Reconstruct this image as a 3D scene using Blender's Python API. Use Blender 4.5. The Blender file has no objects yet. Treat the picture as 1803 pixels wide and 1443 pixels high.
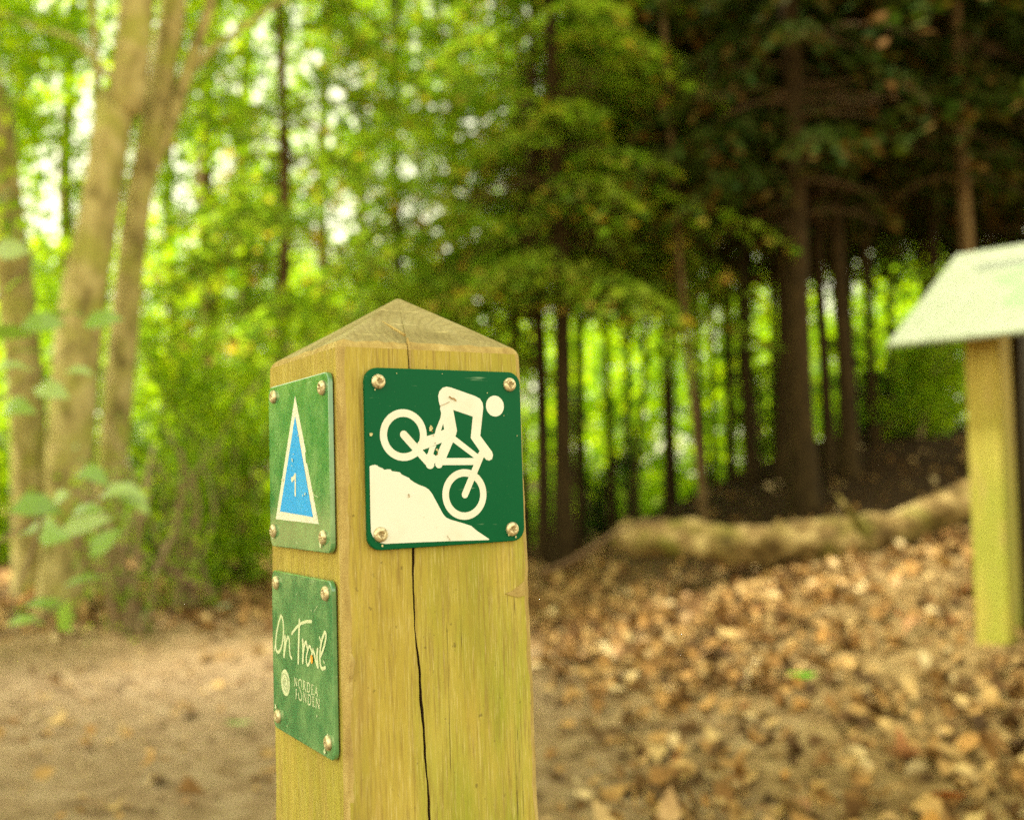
import bpy, bmesh, math, random
import numpy as np
from mathutils import Matrix, Vector

random.seed(7)
RNG = np.random.default_rng(11)
S = bpy.context.scene
COL = S.collection
PI = math.pi

# ------------------------------------------------------------------ camera frame
H = 0.78                      # eye height above the trail
PITCH = math.radians(3.8)
ROLL = 0.010
F = 1765.0                    # focal length in pixels of the 1803 px wide photograph
_r = np.array([1, 0, 0.]); _f = np.array([0, math.cos(PITCH), math.sin(PITCH)])
_u = np.array([0, -math.sin(PITCH), math.cos(PITCH)])
RIGHT = _r * math.cos(ROLL) - _u * math.sin(ROLL)
UP = _u * math.cos(ROLL) + _r * math.sin(ROLL)
FWD = _f
EYE = np.array([0, 0, H])

def at(px, py, d):
    """world point seen at pixel (px, py) at depth d"""
    return EYE + d * (FWD + RIGHT * (px - 901.5) / F - UP * (py - 721.5) / F)

# ------------------------------------------------------------------ ground shape
def sm(t):
    t = np.clip(t, 0, 1); return t * t * (3 - 2 * t)

def ground(x, y):
    x = np.asarray(x, float); y = np.asarray(y, float)
    g = .41 * sm(x / 2.5) * sm((y - 1.4) / 3.4)
    g = g + .85 * sm((y - 5.5) / 5) * sm((x - .9) / 3.0) * (1 - sm((y - 9.8) / 4.5)) - .35 * sm((y - 10.5) / 5)
    g = g + .10 * sm((-x - .4) / 1.2) * sm((y - 4.6) / 1.2) * (1 - .5 * sm((y - 7) / 4))
    g = g + .015 * np.sin(x * 2.3 + 1) * np.sin(y * 1.9) + .010 * np.sin(x * 5.1 + y * 3.3)
    g = g + .006 * np.sin(x * 11 + y * 4) * np.sin(y * 9 - x * 3)
    return g

# ------------------------------------------------------------------ scene helpers
def props(o, label=None, cat=None, group=None, kind=None):
    if label: o['label'] = label
    if cat: o['category'] = cat
    if group: o['group'] = group
    if kind: o['kind'] = kind
    return o

def thing(name, label, cat, loc=(0, 0, 0), rz=0.0, group=None):
    o = bpy.data.objects.new(name, None); COL.objects.link(o)
    o.empty_display_size = .1
    o.location = loc; o.rotation_euler = (0, 0, rz)
    return props(o, label, cat, group)

def link(name, me, mats, parent=None, smooth=False):
    o = bpy.data.objects.new(name, me); COL.objects.link(o)
    for m in (mats if isinstance(mats, (list, tuple)) else [mats]):
        if m: me.materials.append(m)
    if smooth:
        me.polygons.foreach_set('use_smooth', [True] * len(me.polygons))
    if parent: o.parent = parent
    return o

def mesh_np(name, verts, faces, tint=None):
    """verts (n,3), faces (m,k) with a fixed k"""
    verts = np.ascontiguousarray(verts, np.float32); faces = np.ascontiguousarray(faces, np.int32)
    me = bpy.data.meshes.new(name)
    me.vertices.add(len(verts)); me.vertices.foreach_set('co', verts.ravel())
    m, k = faces.shape
    me.loops.add(m * k); me.loops.foreach_set('vertex_index', faces.ravel())
    me.polygons.add(m)
    me.polygons.foreach_set('loop_start', np.arange(0, m * k, k, dtype=np.int32))
    me.update(calc_edges=True)
    if tint is not None:
        a = me.attributes.new('tint', 'FLOAT', 'POINT')
        a.data.foreach_set('value', np.ascontiguousarray(tint, np.float32))
    return me

def from_bm(name, bm):
    me = bpy.data.meshes.new(name); bm.to_mesh(me); bm.free(); return me

class Quads:
    """collects quad/polygon soup for one mesh"""
    def __init__(s): s.v = []; s.f = []
    def add(s, vs, fs):
        k = len(s.v); s.v += [tuple(map(float, p)) for p in vs]; s.f += [tuple(i + k for i in f) for f in fs]
    def tube(s, pts, rad, n=10, cap=True, rough=0.0, rng=None):
        pts = np.asarray(pts, float); rad = np.asarray(rad, float); m = len(pts)
        tan = np.gradient(pts, axis=0); tan /= np.linalg.norm(tan, axis=1)[:, None] + 1e-9
        ref = np.array([0.31, .95, .1]) if abs(tan[0][2]) > .5 else np.array([0.05, .1, 1.])
        vs = []
        ph = (rng or RNG).uniform(0, 6.28, 6)
        for i in range(m):
            a = np.cross(tan[i], ref); a /= np.linalg.norm(a); b = np.cross(tan[i], a)
            for j in range(n):
                t = 2 * PI * j / n
                rr = rad[i] * (1 + rough * (math.sin(2 * t + ph[0] + i * .35) * .5 + math.sin(3 * t + ph[1] - i * .5) * .4 + math.sin(5 * t + ph[2] + i * .9) * .3))
                vs.append(pts[i] + rr * (a * math.cos(t) + b * math.sin(t)))
        fs = [(i * n + j, i * n + (j + 1) % n, (i + 1) * n + (j + 1) % n, (i + 1) * n + j) for i in range(m - 1) for j in range(n)]
        if cap: fs += [tuple(range(n - 1, -1, -1)), tuple((m - 1) * n + j for j in range(n))]
        s.add(vs, fs)
    def box(s, c, ax, ay, az):
        c = np.asarray(c, float); ax, ay, az = (np.asarray(q, float) for q in (ax, ay, az))
        vs = [c + sx * ax + sy * ay + sz * az for sz in (-1, 1) for sy in (-1, 1) for sx in (-1, 1)]
        s.add(vs, [(0, 2, 3, 1), (4, 5, 7, 6), (0, 1, 5, 4), (2, 6, 7, 3), (0, 4, 6, 2), (1, 3, 7, 5)])
    def mesh(s, name):
        me = bpy.data.meshes.new(name); me.from_pydata(s.v, [], s.f); me.update(); return me

def spline(pts, n):
    pts = np.asarray(pts, float); m = len(pts)
    t = np.linspace(0, m - 1, n); out = []
    for q in t:
        i = min(int(q), m - 2); u = q - i
        p0 = pts[max(i - 1, 0)]; p1 = pts[i]; p2 = pts[i + 1]; p3 = pts[min(i + 2, m - 1)]
        out.append(.5 * ((2 * p1) + (-p0 + p2) * u + (2 * p0 - 5 * p1 + 4 * p2 - p3) * u * u + (-p0 + 3 * p1 - 3 * p2 + p3) * u ** 3))
    return np.array(out)

# ------------------------------------------------------------------ materials
class NT:
    def __init__(s, name):
        s.m = bpy.data.materials.new(name); s.m.use_nodes = True
        s.t = s.m.node_tree; s.t.nodes.clear()
        s.out = s.t.nodes.new('ShaderNodeOutputMaterial')
    def n(s, typ, ins=None, **kw):
        nd = s.t.nodes.new(typ)
        for k, v in kw.items(): setattr(nd, k, v)
        for k, v in (ins or {}).items():
            sock = nd.inputs[k]
            if isinstance(v, bpy.types.NodeSocket): s.t.links.new(v, sock)
            else:
                if sock.type == 'RGBA' and len(v) == 3: v = (*v, 1)
                sock.default_value = v
        return nd
    def ramp(s, fac, stops, interp='LINEAR'):
        nd = s.n('ShaderNodeValToRGB', {'Fac': fac}); cr = nd.color_ramp; cr.interpolation = interp
        while len(cr.elements) < len(stops): cr.elements.new(.5)
        for e, (p, c) in zip(cr.elements, stops):
            e.position = p; e.color = (*c, 1) if not isinstance(c, (int, float)) else (c, c, c, 1)
        return nd.outputs['Color']
    def mix(s, fac, a, b, mode='MIX'):
        nd = s.n('ShaderNodeMix', data_type='RGBA', blend_type=mode)
        for i, v in ((0, fac), (6, a), (7, b)):
            sock = nd.inputs[i]
            if isinstance(v, bpy.types.NodeSocket): s.t.links.new(v, sock)
            else: sock.default_value = v if i == 0 else (*v, 1)
        return nd.outputs[2]
    def math(s, op, a, b=0.0, clamp=False):
        nd = s.n('ShaderNodeMath', operation=op, use_clamp=clamp)
        for i, v in ((0, a), (1, b)):
            if isinstance(v, bpy.types.NodeSocket): s.t.links.new(v, nd.inputs[i])
            else: nd.inputs[i].default_value = v
        return nd.outputs[0]
    def coords(s, scale=(1, 1, 1), out='Object', rot=(0, 0, 0)):
        c = s.n('ShaderNodeTexCoord').outputs[out]
        return s.n('ShaderNodeMapping', {'Vector': c, 'Scale': scale, 'Rotation': rot}).outputs[0]
    def noise(s, vec, scale, detail=4, rough=.55, dist=0.0):
        return s.n('ShaderNodeTexNoise', {'Vector': vec, 'Scale': scale, 'Detail': detail, 'Roughness': rough, 'Distortion': dist}).outputs['Fac']
    def bsdf(s, col, rough=.6, metal=0.0, spec=.5, height=None, bump=.3, dist=.001, coat=0.0, coat_rough=.1):
        ins = {'Base Color': col, 'Roughness': rough, 'Metallic': metal, 'Specular IOR Level': spec, 'Coat Weight': coat, 'Coat Roughness': coat_rough}
        p = s.n('ShaderNodeBsdfPrincipled', ins)
        if height is not None:
            b = s.n('ShaderNodeBump', {'Height': height, 'Strength': bump, 'Distance': dist})
            s.t.links.new(b.outputs[0], p.inputs['Normal'])
        return p.outputs[0]
    def done(s, sh):
        s.t.links.new(sh, s.out.inputs['Surface']); return s.m

def leaf_mat(name, cols, trans_gain=(1.5, 1.7, .9), tw=.5, spec=.3, rough=.55, tint_cols=None):
    m = NT(name)
    rnd = m.n('ShaderNodeNewGeometry').outputs['Random Per Island']
    k = len(cols)
    col = m.ramp(rnd, [(i / max(k - 1, 1), c) for i, c in enumerate(cols)])
    if tint_cols is not None:
        t = m.n('ShaderNodeAttribute', attribute_name='tint').outputs['Fac']
        col = m.mix(t, col, tint_cols)
    d = m.bsdf(col, rough, spec=spec)
    tc = m.mix(1.0, col, trans_gain, 'MULTIPLY')
    t = m.n('ShaderNodeBsdfTranslucent', {'Color': tc}).outputs[0]
    mx = m.n('ShaderNodeMixShader', {0: tw})
    m.t.links.new(d, mx.inputs[1]); m.t.links.new(t, mx.inputs[2])
    return m.done(mx.outputs[0])

def mat_timber(name, cap=False):
    m = NT(name)
    v = m.coords()
    big = m.noise(m.coords((1, 1, .35)), 14, 3)
    grain = m.noise(m.coords((1, 1, .05)), 520, 5, .7)
    fine = m.noise(m.coords((1, 1, .045)), 1300, 4, .7)
    broad = m.noise(m.coords((1, 1, .16)), 42, 5, .6)
    tan = m.ramp(broad, [(.25, (.29, .215, .036)), (.5, (.37, .285, .050)), (.75, (.44, .35, .078))])
    alg = m.ramp(m.noise(m.coords((1, 1, .25)), 9 if cap else 24, 5, .6), [(.30, .10), (.60, .8)] if cap else [(.40, 0.0), (.62, .9)])
    sep = m.n('ShaderNodeSeparateXYZ', {0: v})
    low = m.math('MULTIPLY_ADD', sep.outputs[2], -2.4, True)
    low.node.inputs[2].default_value = 2.15
    if not cap: low = m.math('ADD', low, m.math('MULTIPLY', sep.outputs[0], 6.0), True)
    algm = m.math('MULTIPLY', alg, low, True)
    col = m.mix(algm, tan, (.22, .26, .018))
    pink = m.ramp(m.noise(m.coords((1, 1, .16)), 30, 4, .6), [(.56, 0.0), (.74, .7)])
    col = m.mix(pink, col, (.38, .235, .10))
    col = m.mix(m.ramp(grain, [(.30, .75), (.52, 0.0)]), col, (.20, .125, .035))
    col = m.mix(m.ramp(fine, [(.54, 0.0), (.74, .55)]), col, (.66, .55, .28))
    # drying checks: thin dark lines that run a few centimetres up the grain
    chk = m.noise(m.coords((1, 1, .010)), 210, 2, .5)
    line = m.ramp(chk, [(.492, 0.0), (.499, 1.0), (.501, 1.0), (.508, 0.0)])
    gate = m.ramp(m.noise(m.coords((1, 1, .35)), 60, 2), [(.56, 0.0), (.62, .8)])
    col = m.mix(m.math('MULTIPLY', line, gate), col, (.045, .028, .012))
    spot = m.ramp(m.noise(v, 190, 2), [(.70, 0.0), (.76, .6)])
    col = m.mix(spot, col, (.10, .07, .02))
    h = m.math('ADD', m.math('MULTIPLY', grain, .7), m.math('MULTIPLY', fine, .5))
    return m.done(m.bsdf(col, .78, spec=.25, height=h, bump=.55, dist=.0009))

def mat_cap():
    m = NT('weathered_end_grain')
    v = m.coords()
    ring = m.n('ShaderNodeTexWave', {'Vector': m.n('ShaderNodeMapping', {'Vector': v, 'Location': (-.03, .05, -.80)}).outputs[0], 'Scale': 70, 'Distortion': 5.0, 'Detail': 3, 'Detail Scale': 1.5}, wave_type='RINGS', rings_direction='Z').outputs['Fac']
    n1 = m.noise(v, 34, 5, .65); n2 = m.noise(m.coords((1, 3.5, 1), rot=(0, 0, .25)), 420, 3, .6)
    col = m.ramp(n1, [(.30, (.20, .160, .062)), (.52, (.28, .23, .10)), (.75, (.36, .31, .16))])
    col = m.mix(m.ramp(ring, [(.0, .22), (.4, 0.0)]), col, (.10, .08, .03))
    scr = m.noise(m.coords((.06, 1, 1), rot=(0, 0, .16)), 330, 2)
    gate = m.ramp(m.noise(v, 40, 2), [(.50, 0.0), (.60, 1.0)])
    col = m.mix(m.math('MULTIPLY', m.ramp(scr, [(.63, 0.0), (.70, .8)]), gate), col, (.60, .50, .24))
    col = m.mix(m.ramp(n2, [(.56, 0.0), (.75, .42)]), col, (.50, .43, .23))
    col = m.mix(m.ramp(n2, [(.27, .5), (.42, 0.0)]), col, (.10, .075, .03))
    h = m.math('ADD', m.math('MULTIPLY', ring, .5), m.math('MULTIPLY', n2, .7))
    return m.done(m.bsdf(col, .85, spec=.2, height=h, bump=.5, dist=.0008))

def mat_edge():
    m = NT('worn_timber_edge')
    n1 = m.noise(m.coords((1, 1, .25)), 160, 4, .6)
    col = m.ramp(n1, [(.3, (.27, .185, .062)), (.55, (.37, .27, .095)), (.78, (.47, .37, .16))])
    return m.done(m.bsdf(col, .85, spec=.2, height=m.noise(m.coords(), 900, 3), bump=.6, dist=.001))

def mat_plate(name, base, dusty, dust_sheen_amt, rr=(.30, .45), spec=.5):  # dusty: colour of dust and, on the side plates, painted-in sheen
    m = NT(name)
    v = m.coords()
    n1 = m.noise(v, 55, 5, .65); n2 = m.noise(v, 900, 3, .6)
    col = m.mix(m.ramp(n1, [(.4, 0.0), (.75, dust_sheen_amt)]), base, dusty)
    col = m.mix(m.ramp(n2, [(.70, 0.0), (.78, .35)]), col, (.30, .42, .28))
    st = m.noise(m.coords((1, .10, 1)), 240, 3, .6)
    col = m.mix(m.ramp(st, [(.62, 0.0), (.8, dust_sheen_amt)]), col, dusty)
    sc = m.noise(m.coords((.09, 1, 1), rot=(0, 0, .7)), 330, 2)
    gate = m.ramp(m.noise(v, 70, 2), [(.54, 0.0), (.64, .45)])
    col = m.mix(m.math('MULTIPLY', m.ramp(sc, [(.68, 0.0), (.73, 1.0)]), gate), col, (.33, .47, .33))
    rough = m.ramp(n1, [(.3, rr[0]), (.7, rr[1])])
    return m.done(m.bsdf(col, rough, spec=spec, height=m.noise(v, 260, 3), bump=.10, dist=.0005))

def mat_print(name, base, stain, amt=.45):
    m = NT(name)
    v = m.coords()
    n1 = m.noise(v, 38, 4, .6); n2 = m.noise(v, 700, 3, .6)
    col = m.mix(m.ramp(n1, [(.48, 0.0), (.8, amt)]), base, stain)
    col = m.mix(m.ramp(n2, [(.72, 0.0), (.80, .35)]), col, tuple(c * .5 for c in stain))
    return m.done(m.bsdf(col, .45, spec=.4))

def mat_metal():
    m = NT('tarnished_steel')
    n1 = m.noise(m.coords(), 480, 4, .6)
    col = m.ramp(n1, [(.32, (.20, .14, .06)), (.5, (.56, .47, .30)), (.75, (.74, .67, .50))])
    return m.done(m.bsdf(col, m.ramp(n1, [(.3, .65), (.7, .34)]), metal=.75, height=n1, bump=.2, dist=.0003))

def mat_plain(name, c, rough=.8, spec=.2, var=.25, scale=30):
    m = NT(name)
    n1 = m.noise(m.coords(), scale, 4, .6)
    col = m.ramp(n1, [(.3, tuple(q * (1 - var) for q in c)), (.7, tuple(min(1, q * (1 + var)) for q in c))])
    return m.done(m.bsdf(col, rough, spec=spec, height=n1, bump=.3, dist=.002))

def mat_bark(name, dark, mid, light, moss=None, vs=.22, scale=28, bump=.9, dist=.012):
    m = NT(name)
    n1 = m.noise(m.coords((1, 1, vs)), scale, 5, .65)
    n2 = m.noise(m.coords(), 6, 3)
    col = m.ramp(n1, [(.32, dark), (.5, mid), (.7, light)])
    if moss: col = m.mix(m.ramp(n2, [(.47, 0.0), (.66, .8)]), col, moss)
    return m.done(m.bsdf(col, .9, spec=.15, height=n1, bump=bump, dist=dist))

def mat_ground():
    m = NT('forest_floor')
    v = m.coords()
    sep = m.n('ShaderNodeSeparateXYZ', {0: v})
    n1 = m.noise(v, 1.6, 5, .6); n2 = m.noise(v, 11, 6, .65); n3 = m.noise(v, 60, 4, .7)
    path = m.ramp(n2, [(.3, (.15, .096, .050)), (.5, (.27, .185, .105)), (.72, (.38, .29, .18))])
    litter = m.ramp(n2, [(.3, (.13, .078, .028)), (.5, (.26, .17, .068)), (.72, (.40, .29, .13))])
    # bare trail surface on the left, litter to the right and towards the trees
    a = m.math('MULTIPLY_ADD', sep.outputs[0], .7, False); a.node.inputs[2].default_value = .25
    a = m.math('ADD', a, m.math('MULTIPLY', m.math('SUBTRACT', n1, .5), 2.2), True)
    b = m.math('MULTIPLY_ADD', sep.outputs[1], .55, False); b.node.inputs[2].default_value = -2.2
    b = m.math('MAXIMUM', b, 0.0, True)
    col = m.mix(m.math('MAXIMUM', a, b, True), path, litter)
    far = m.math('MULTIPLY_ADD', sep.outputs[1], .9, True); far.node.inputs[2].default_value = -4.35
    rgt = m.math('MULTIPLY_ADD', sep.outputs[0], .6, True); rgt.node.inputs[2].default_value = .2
    col = m.mix(m.math('MULTIPLY', far, rgt), col, m.mix(n3, (.020, .012, .006), (.065, .035, .014)))  # brown soil, darkened further for the shade under and behind the log
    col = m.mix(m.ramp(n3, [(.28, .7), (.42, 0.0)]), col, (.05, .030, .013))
    col = m.mix(m.ramp(n3, [(.62, 0.0), (.75, .55)]), col, (.46, .34, .19))
    h = m.math('ADD', m.math('MULTIPLY', n2, .6), m.math('MULTIPLY', n3, .5))
    return m.done(m.bsdf(col, .95, spec=.1, height=h, bump=.9, dist=.03))

M = dict(
    timber=mat_timber('green_stained_pine'), cap=mat_cap(), edge=mat_edge(),
    plate=mat_plate('green_enamel_plate', (.0004, .078, .030), (.006, .095, .038), .18, (.20, .30), .06),
    plate_side=mat_plate('dusty_sheen_green_plate', (.026, .165, .060), (.19, .35, .15), .8, (.10, .20), 1.0),  # dust, plus a lighter base and pale tint standing in for hazy sheen
    white=mat_print('cream_print', (.62, .62, .58), (.52, .46, .34)),
    faded=mat_print('faded_cream_print', (.55, .60, .42), (.36, .45, .25)),
    blue=mat_print('blue_print', (.004, .30, .85), (.07, .42, .85)),
    metal=mat_metal(),
    smear=mat_plain('pale_smear_colour', (.012, .115, .040), .6, .2, .6, 900),
    emblem_line=mat_plain('emblem_line_colour', (.34, .44, .27), .5, .3, .2, 900),
    recess=mat_plain('dirty_recess', (.34, .25, .12), .6, .5, .6, 900),
    dark=mat_plain('dark_dirt', (.05, .032, .012)), orange=mat_plain('orange_fleck_colour', (.75, .32, .04)),
    chip=mat_plain('chipped_primer', (.50, .44, .24), var=.4, scale=600),
    rust=mat_plain('rust_brown', (.28, .16, .05), var=.5, scale=800),
    split=mat_plain('dark_split_wood', (.06, .033, .016)),
)
# ------------------------------------------------------------------ numbers traced in the planes of the plates (millimetres)
REARC, FRC, HEAD = (36.87, -59.25), (75.22, -93.98), (97.49, -42.2)
P_STAY = [(36.91, -58.99), (53.1, -76.01)]
P_SEATSTAY = [(47.05, -62.08), (51.53, -59.95), (56.22, -58.7), (61.38, -56.9), (63.67, -62.92), (60.77, -63.85), (57.06, -65.12), (49.1, -67.67), (45.71, -67.45), (45.41, -63.87)]
P_CRANK = [(52.96, -66.45), (57.46, -65.23), (55.29, -70.09), (57.08, -71.38), (58.47, -72.67), (58.39, -75.57), (55.54, -75.51), (51.11, -75.07), (51.24, -70.4), (51.99, -69.33)]
P_TORSO = [(60.57, -42.85), (59.71, -39.94), (59.43, -36.66), (60.28, -34.16), (62.4, -32.02), (65.11, -31.27), (68.01, -31.72), (84.34, -36.54), (87.3, -37.99), (88.95, -40.29), (89.39, -42.91), (86.81, -59.92), (94.5, -69.32), (95.21, -71.58), (94.35, -73.81), (92.36, -74.64), (90.43, -74.12), (88.76, -72.42), (80.23, -61.19), (82.03, -48.57), (69.07, -44.78), (60.51, -44.86)]
P_LEG = [(60.52, -44.31), (69.08, -44.71), (71.22, -56.73), (70.98, -57.83), (70.07, -60.21), (68.39, -63.5), (63.69, -72.57), (61.23, -76.53), (60.46, -77.78), (58.81, -78.25), (57.2, -77.78), (56.33, -76.61), (57.05, -71.56), (61.07, -63.81), (60.96, -60.54), (62.81, -56.28), (62.21, -52.63), (61.06, -49.79), (61.07, -46.87)]
P_SEATPOST = [(61.12, -46.5), (63.12, -49.78), (62.26, -52.63), (60.65, -56.93), (62.94, -56.06), (62.93, -63.28), (57.17, -64.5), (56.32, -59.79), (57.41, -55.98), (60.54, -49.42)]
P_TOPTUBE = [(67.17, -59.65), (70.15, -60.29), (84.87, -70.76), (86.15, -73.49), (82.11, -72.9), (68.39, -63.58)]
P_DOWNTUBE = [(60.61, -72.6), (83.6, -72.93), (83.04, -77.03), (59.27, -76.67)]
P_FORK = [(87.55, -70.17), (75.31, -94.14)]
P_HILL = [(15.58, -76.43), (17.18, -75.87), (19.07, -75.69), (20.39, -76.17), (21.13, -76.89), (23.21, -77.63), (24.53, -78.6), (26.45, -78.33), (28.37, -78.44), (28.93, -79.41), (31.24, -79.74), (33.95, -80.16), (35.09, -81.53), (37.41, -82.54), (39.54, -83.48), (40.3, -84.5), (42.83, -86.13), (45.57, -87.5), (49.52, -88.94), (51.89, -90.45), (53.84, -92.84), (56.15, -96.88), (60.41, -104.43), (62.39, -106.69), (65.31, -108.09), (73.94, -110.69), (78.93, -112.4), (80.58, -113.77), (83.06, -115.73), (90.94, -120.77), (90.15, -121.24), (63.22, -120.31), (41.94, -119.78), (23.74, -119.45), (21.1, -118.7), (18.5, -116.72), (16.66, -115.06), (15.67, -112.59), (15.48, -104.3)]
SCREW_F = [(21.84, -29.39), (107.92, -29.17), (21.28, -114.2), (106.84, -115.66)]
SCREW_1 = [(97.5, -29.9), (14.33, -31.75), (101.0, -113.98), (16.6, -115.01)]
SCREW_2 = [(97.5, -145.85), (14.41, -145.66), (97.5, -227.4), (14.55, -226.65)]
TRI_OUT = [(59.26, -32.29), (97.93, -106.51), (24.11, -107.84)]
TRI_IN = [(59.59, -44.76), (89.16, -101.53), (32.8, -104.02)]
HAND = [  # handwriting: (half width mm, points)
    (1.25, [(90.73, -165.42), (94.42, -169.4), (98.69, -175.66), (101.23, -182.35), (100.99, -186.97), (97.5, -188.55), (93.0, -186.53), (89.34, -182.63), (86.93, -177.19), (86.43, -171.99), (87.77, -167.27), (90.73, -165.42)]),
    (.9, [(100.7, -180.54), (103.92, -188.22)]),
    (1.7, [(83.76, -177.39), (84.63, -183.18), (86.01, -189.19)]),
    (1.2, [(84.33, -185.99), (81.32, -179.94), (78.4, -177.1), (75.96, -178.72), (75.76, -183.48), (74.94, -187.3), (72.27, -188.9)]),
    (1.1, [(71.6, -174.29), (65.29, -170.79), (57.09, -167.13), (47.57, -164.62), (37.98, -163.48)]),
    (1.6, [(57.78, -165.01), (58.36, -168.92), (59.55, -177.3), (60.94, -189.83)]),
    (1.6, [(52.77, -175.93), (52.26, -181.85), (53.35, -188.37)]),
    (1.3, [(52.17, -183.19), (50.18, -178.87), (48.13, -176.45), (46.59, -176.67), (45.55, -178.83)]),
    (1.1, [(38.76, -179.84), (41.3, -177.76), (44.47, -180.3), (46.97, -184.66), (47.1, -187.37), (45.65, -189.05), (43.32, -188.19), (40.12, -184.54), (36.12, -179.23)]),
    (1.3, [(36.12, -179.23), (34.0, -181.6), (31.95, -185.02), (29.16, -187.78)]),
    (1.5, [(28.69, -178.01), (29.93, -181.06), (29.71, -184.19), (28.56, -187.56)]),
    (.8, [(25.43, -170.8), (23.72, -172.69), (22.73, -174.39)]),
    (1.25, [(24.86, -181.44), (21.49, -178.39), (17.72, -173.77), (15.53, -169.38), (16.13, -167.26), (18.14, -167.87), (21.91, -172.21), (24.29, -176.93), (25.35, -180.98), (25.03, -184.85), (24.05, -186.79), (21.94, -187.66), (17.28, -186.47)]),
    (.7, [(20.0, -183.3), (18.6, -184.2)]),
]
EMBLEM = ((84.44, -205.07), 7.9)
PRINT = [  # two lines of serif capitals, the round letter shared as one swash
    (.30, [(67.77, -199.56), (67.99, -204.41)]), (.50, [(67.77, -199.56), (63.91, -204.27)]), (.30, [(63.68, -199.45), (63.91, -204.27)]),
    (.42, [(56.2, -203.3), (56.06, -200.29), (58.18, -199.11), (60.79, -200.52), (60.91, -203.05), (59.17, -204.77), (56.74, -207.12), (55.76, -209.2), (57.28, -210.95), (60.19, -210.94), (61.55, -208.92), (61.1, -207.09)]),
    (.50, [(52.77, -199.03), (53.01, -204.03)]), (.36, [(52.77, -199.03), (50.29, -199.4), (50.73, -201.19), (52.9, -201.78)]), (.45, [(52.18, -201.67), (49.12, -204.52)]),
    (.50, [(46.4, -199.04), (46.65, -204.36)]), (.42, [(46.4, -199.04), (43.27, -199.29), (42.31, -201.09), (43.48, -203.72), (46.65, -204.36)]),
    (.50, [(39.11, -199.12), (39.37, -204.51)]), (.30, [(39.11, -199.12), (36.75, -199.04)]), (.28, [(39.24, -201.82), (37.53, -201.78)]), (.30, [(39.37, -204.51), (36.6, -204.24)]),
    (.30, [(32.33, -199.5), (34.58, -204.21)]), (.50, [(32.33, -199.5), (30.21, -204.2)]), (.26, [(33.83, -202.64), (31.13, -202.56)]),
    (.50, [(65.09, -205.97), (65.72, -211.5)]), (.30, [(65.09, -205.97), (63.2, -205.97)]), (.28, [(65.36, -208.54), (63.74, -208.52)]),
    (.30, [(52.36, -205.41), (52.62, -210.9)]), (.50, [(52.36, -205.41), (49.05, -210.54)]), (.30, [(48.47, -205.76), (48.92, -210.64)]),
    (.50, [(44.96, -205.68), (45.22, -211.11)]), (.42, [(44.96, -205.68), (41.85, -205.89), (40.77, -207.91), (41.71, -210.26), (43.83, -211.23), (45.22, -211.11)]),
    (.50, [(37.37, -205.64), (37.28, -210.82)]), (.30, [(37.37, -205.64), (35.4, -205.59)]), (.28, [(37.5, -208.32), (35.79, -208.15)]), (.30, [(37.28, -210.82), (35.0, -210.71)]),
    (.30, [(31.94, -205.45), (32.2, -210.78)]), (.50, [(31.94, -205.45), (27.86, -210.61)]), (.30, [(27.41, -205.4), (27.86, -210.61)]),
]
SERIF = [(67.77, -199.56), (67.99, -204.41), (63.68, -199.45), (52.77, -199.03), (53.01, -204.03), (49.12, -204.52), (46.4, -199.04), (46.65, -204.36), (39.11, -199.12), (39.37, -204.51), (34.58, -204.21), (30.21, -204.2), (65.09, -205.97), (65.72, -211.5), (52.36, -205.41), (52.62, -210.9), (48.47, -205.76), (44.96, -205.68), (45.22, -211.11), (37.37, -205.64), (37.28, -210.82), (31.94, -205.45), (32.2, -210.78), (27.41, -205.4)]

CRACK_Z = [-.004, -.0116, -.0214, -.080, -.1249, -.1356, -.1536, -.1674, -.1770, -.1920, -.2068, -.2205, -.2343, -.2490, -.2627, -.2745, -.45, -.99]
CRACK_U = [.0425, .0429, .0430, .0428, .0425, .0422, .0420, .0422, .0431, .0443, .0448, .0456, .0463, .0469, .0477, .0480, .0510, .0520]
CRACK_W = [.0003, .0008, .0009, .0012, .0017, .0014, .0013, .0013, .0016, .0019, .0018, .0020, .0020, .0020, .0018, .0018, .0016, .0010]

NEG_Z = [-q for q in CRACK_Z]
# ------------------------------------------------------------------ trail post
CB = np.stack([RIGHT, -UP, FWD], 1)     # camera x, y (down), z (forward) in the world
RP = np.array([[0.84895, -0.5276, -0.0303], [0.00927, 0.07219, -0.99735], [0.52839, 0.84642, 0.06618]])
TP = np.array([-0.09623, -0.04506, 0.55336])
PR = CB @ RP; PT = EYE + CB @ TP
ZB = 0.86                                # eaves of the post above its foot
base = PT + PR @ np.array([.06, .06, -ZB])
W = .12

post = thing('trail_post', 'square green-stained wooden trail post with pyramid top and green sign plates', 'trail post')
mw = Matrix([[*PR[i], base[i]] for i in range(3)] + [[0, 0, 0, 1]])
post.matrix_world = mw
def L(u, v, z):  # face coordinates -> post-local
    return (u - .06, v - .06, z + ZB)

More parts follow.
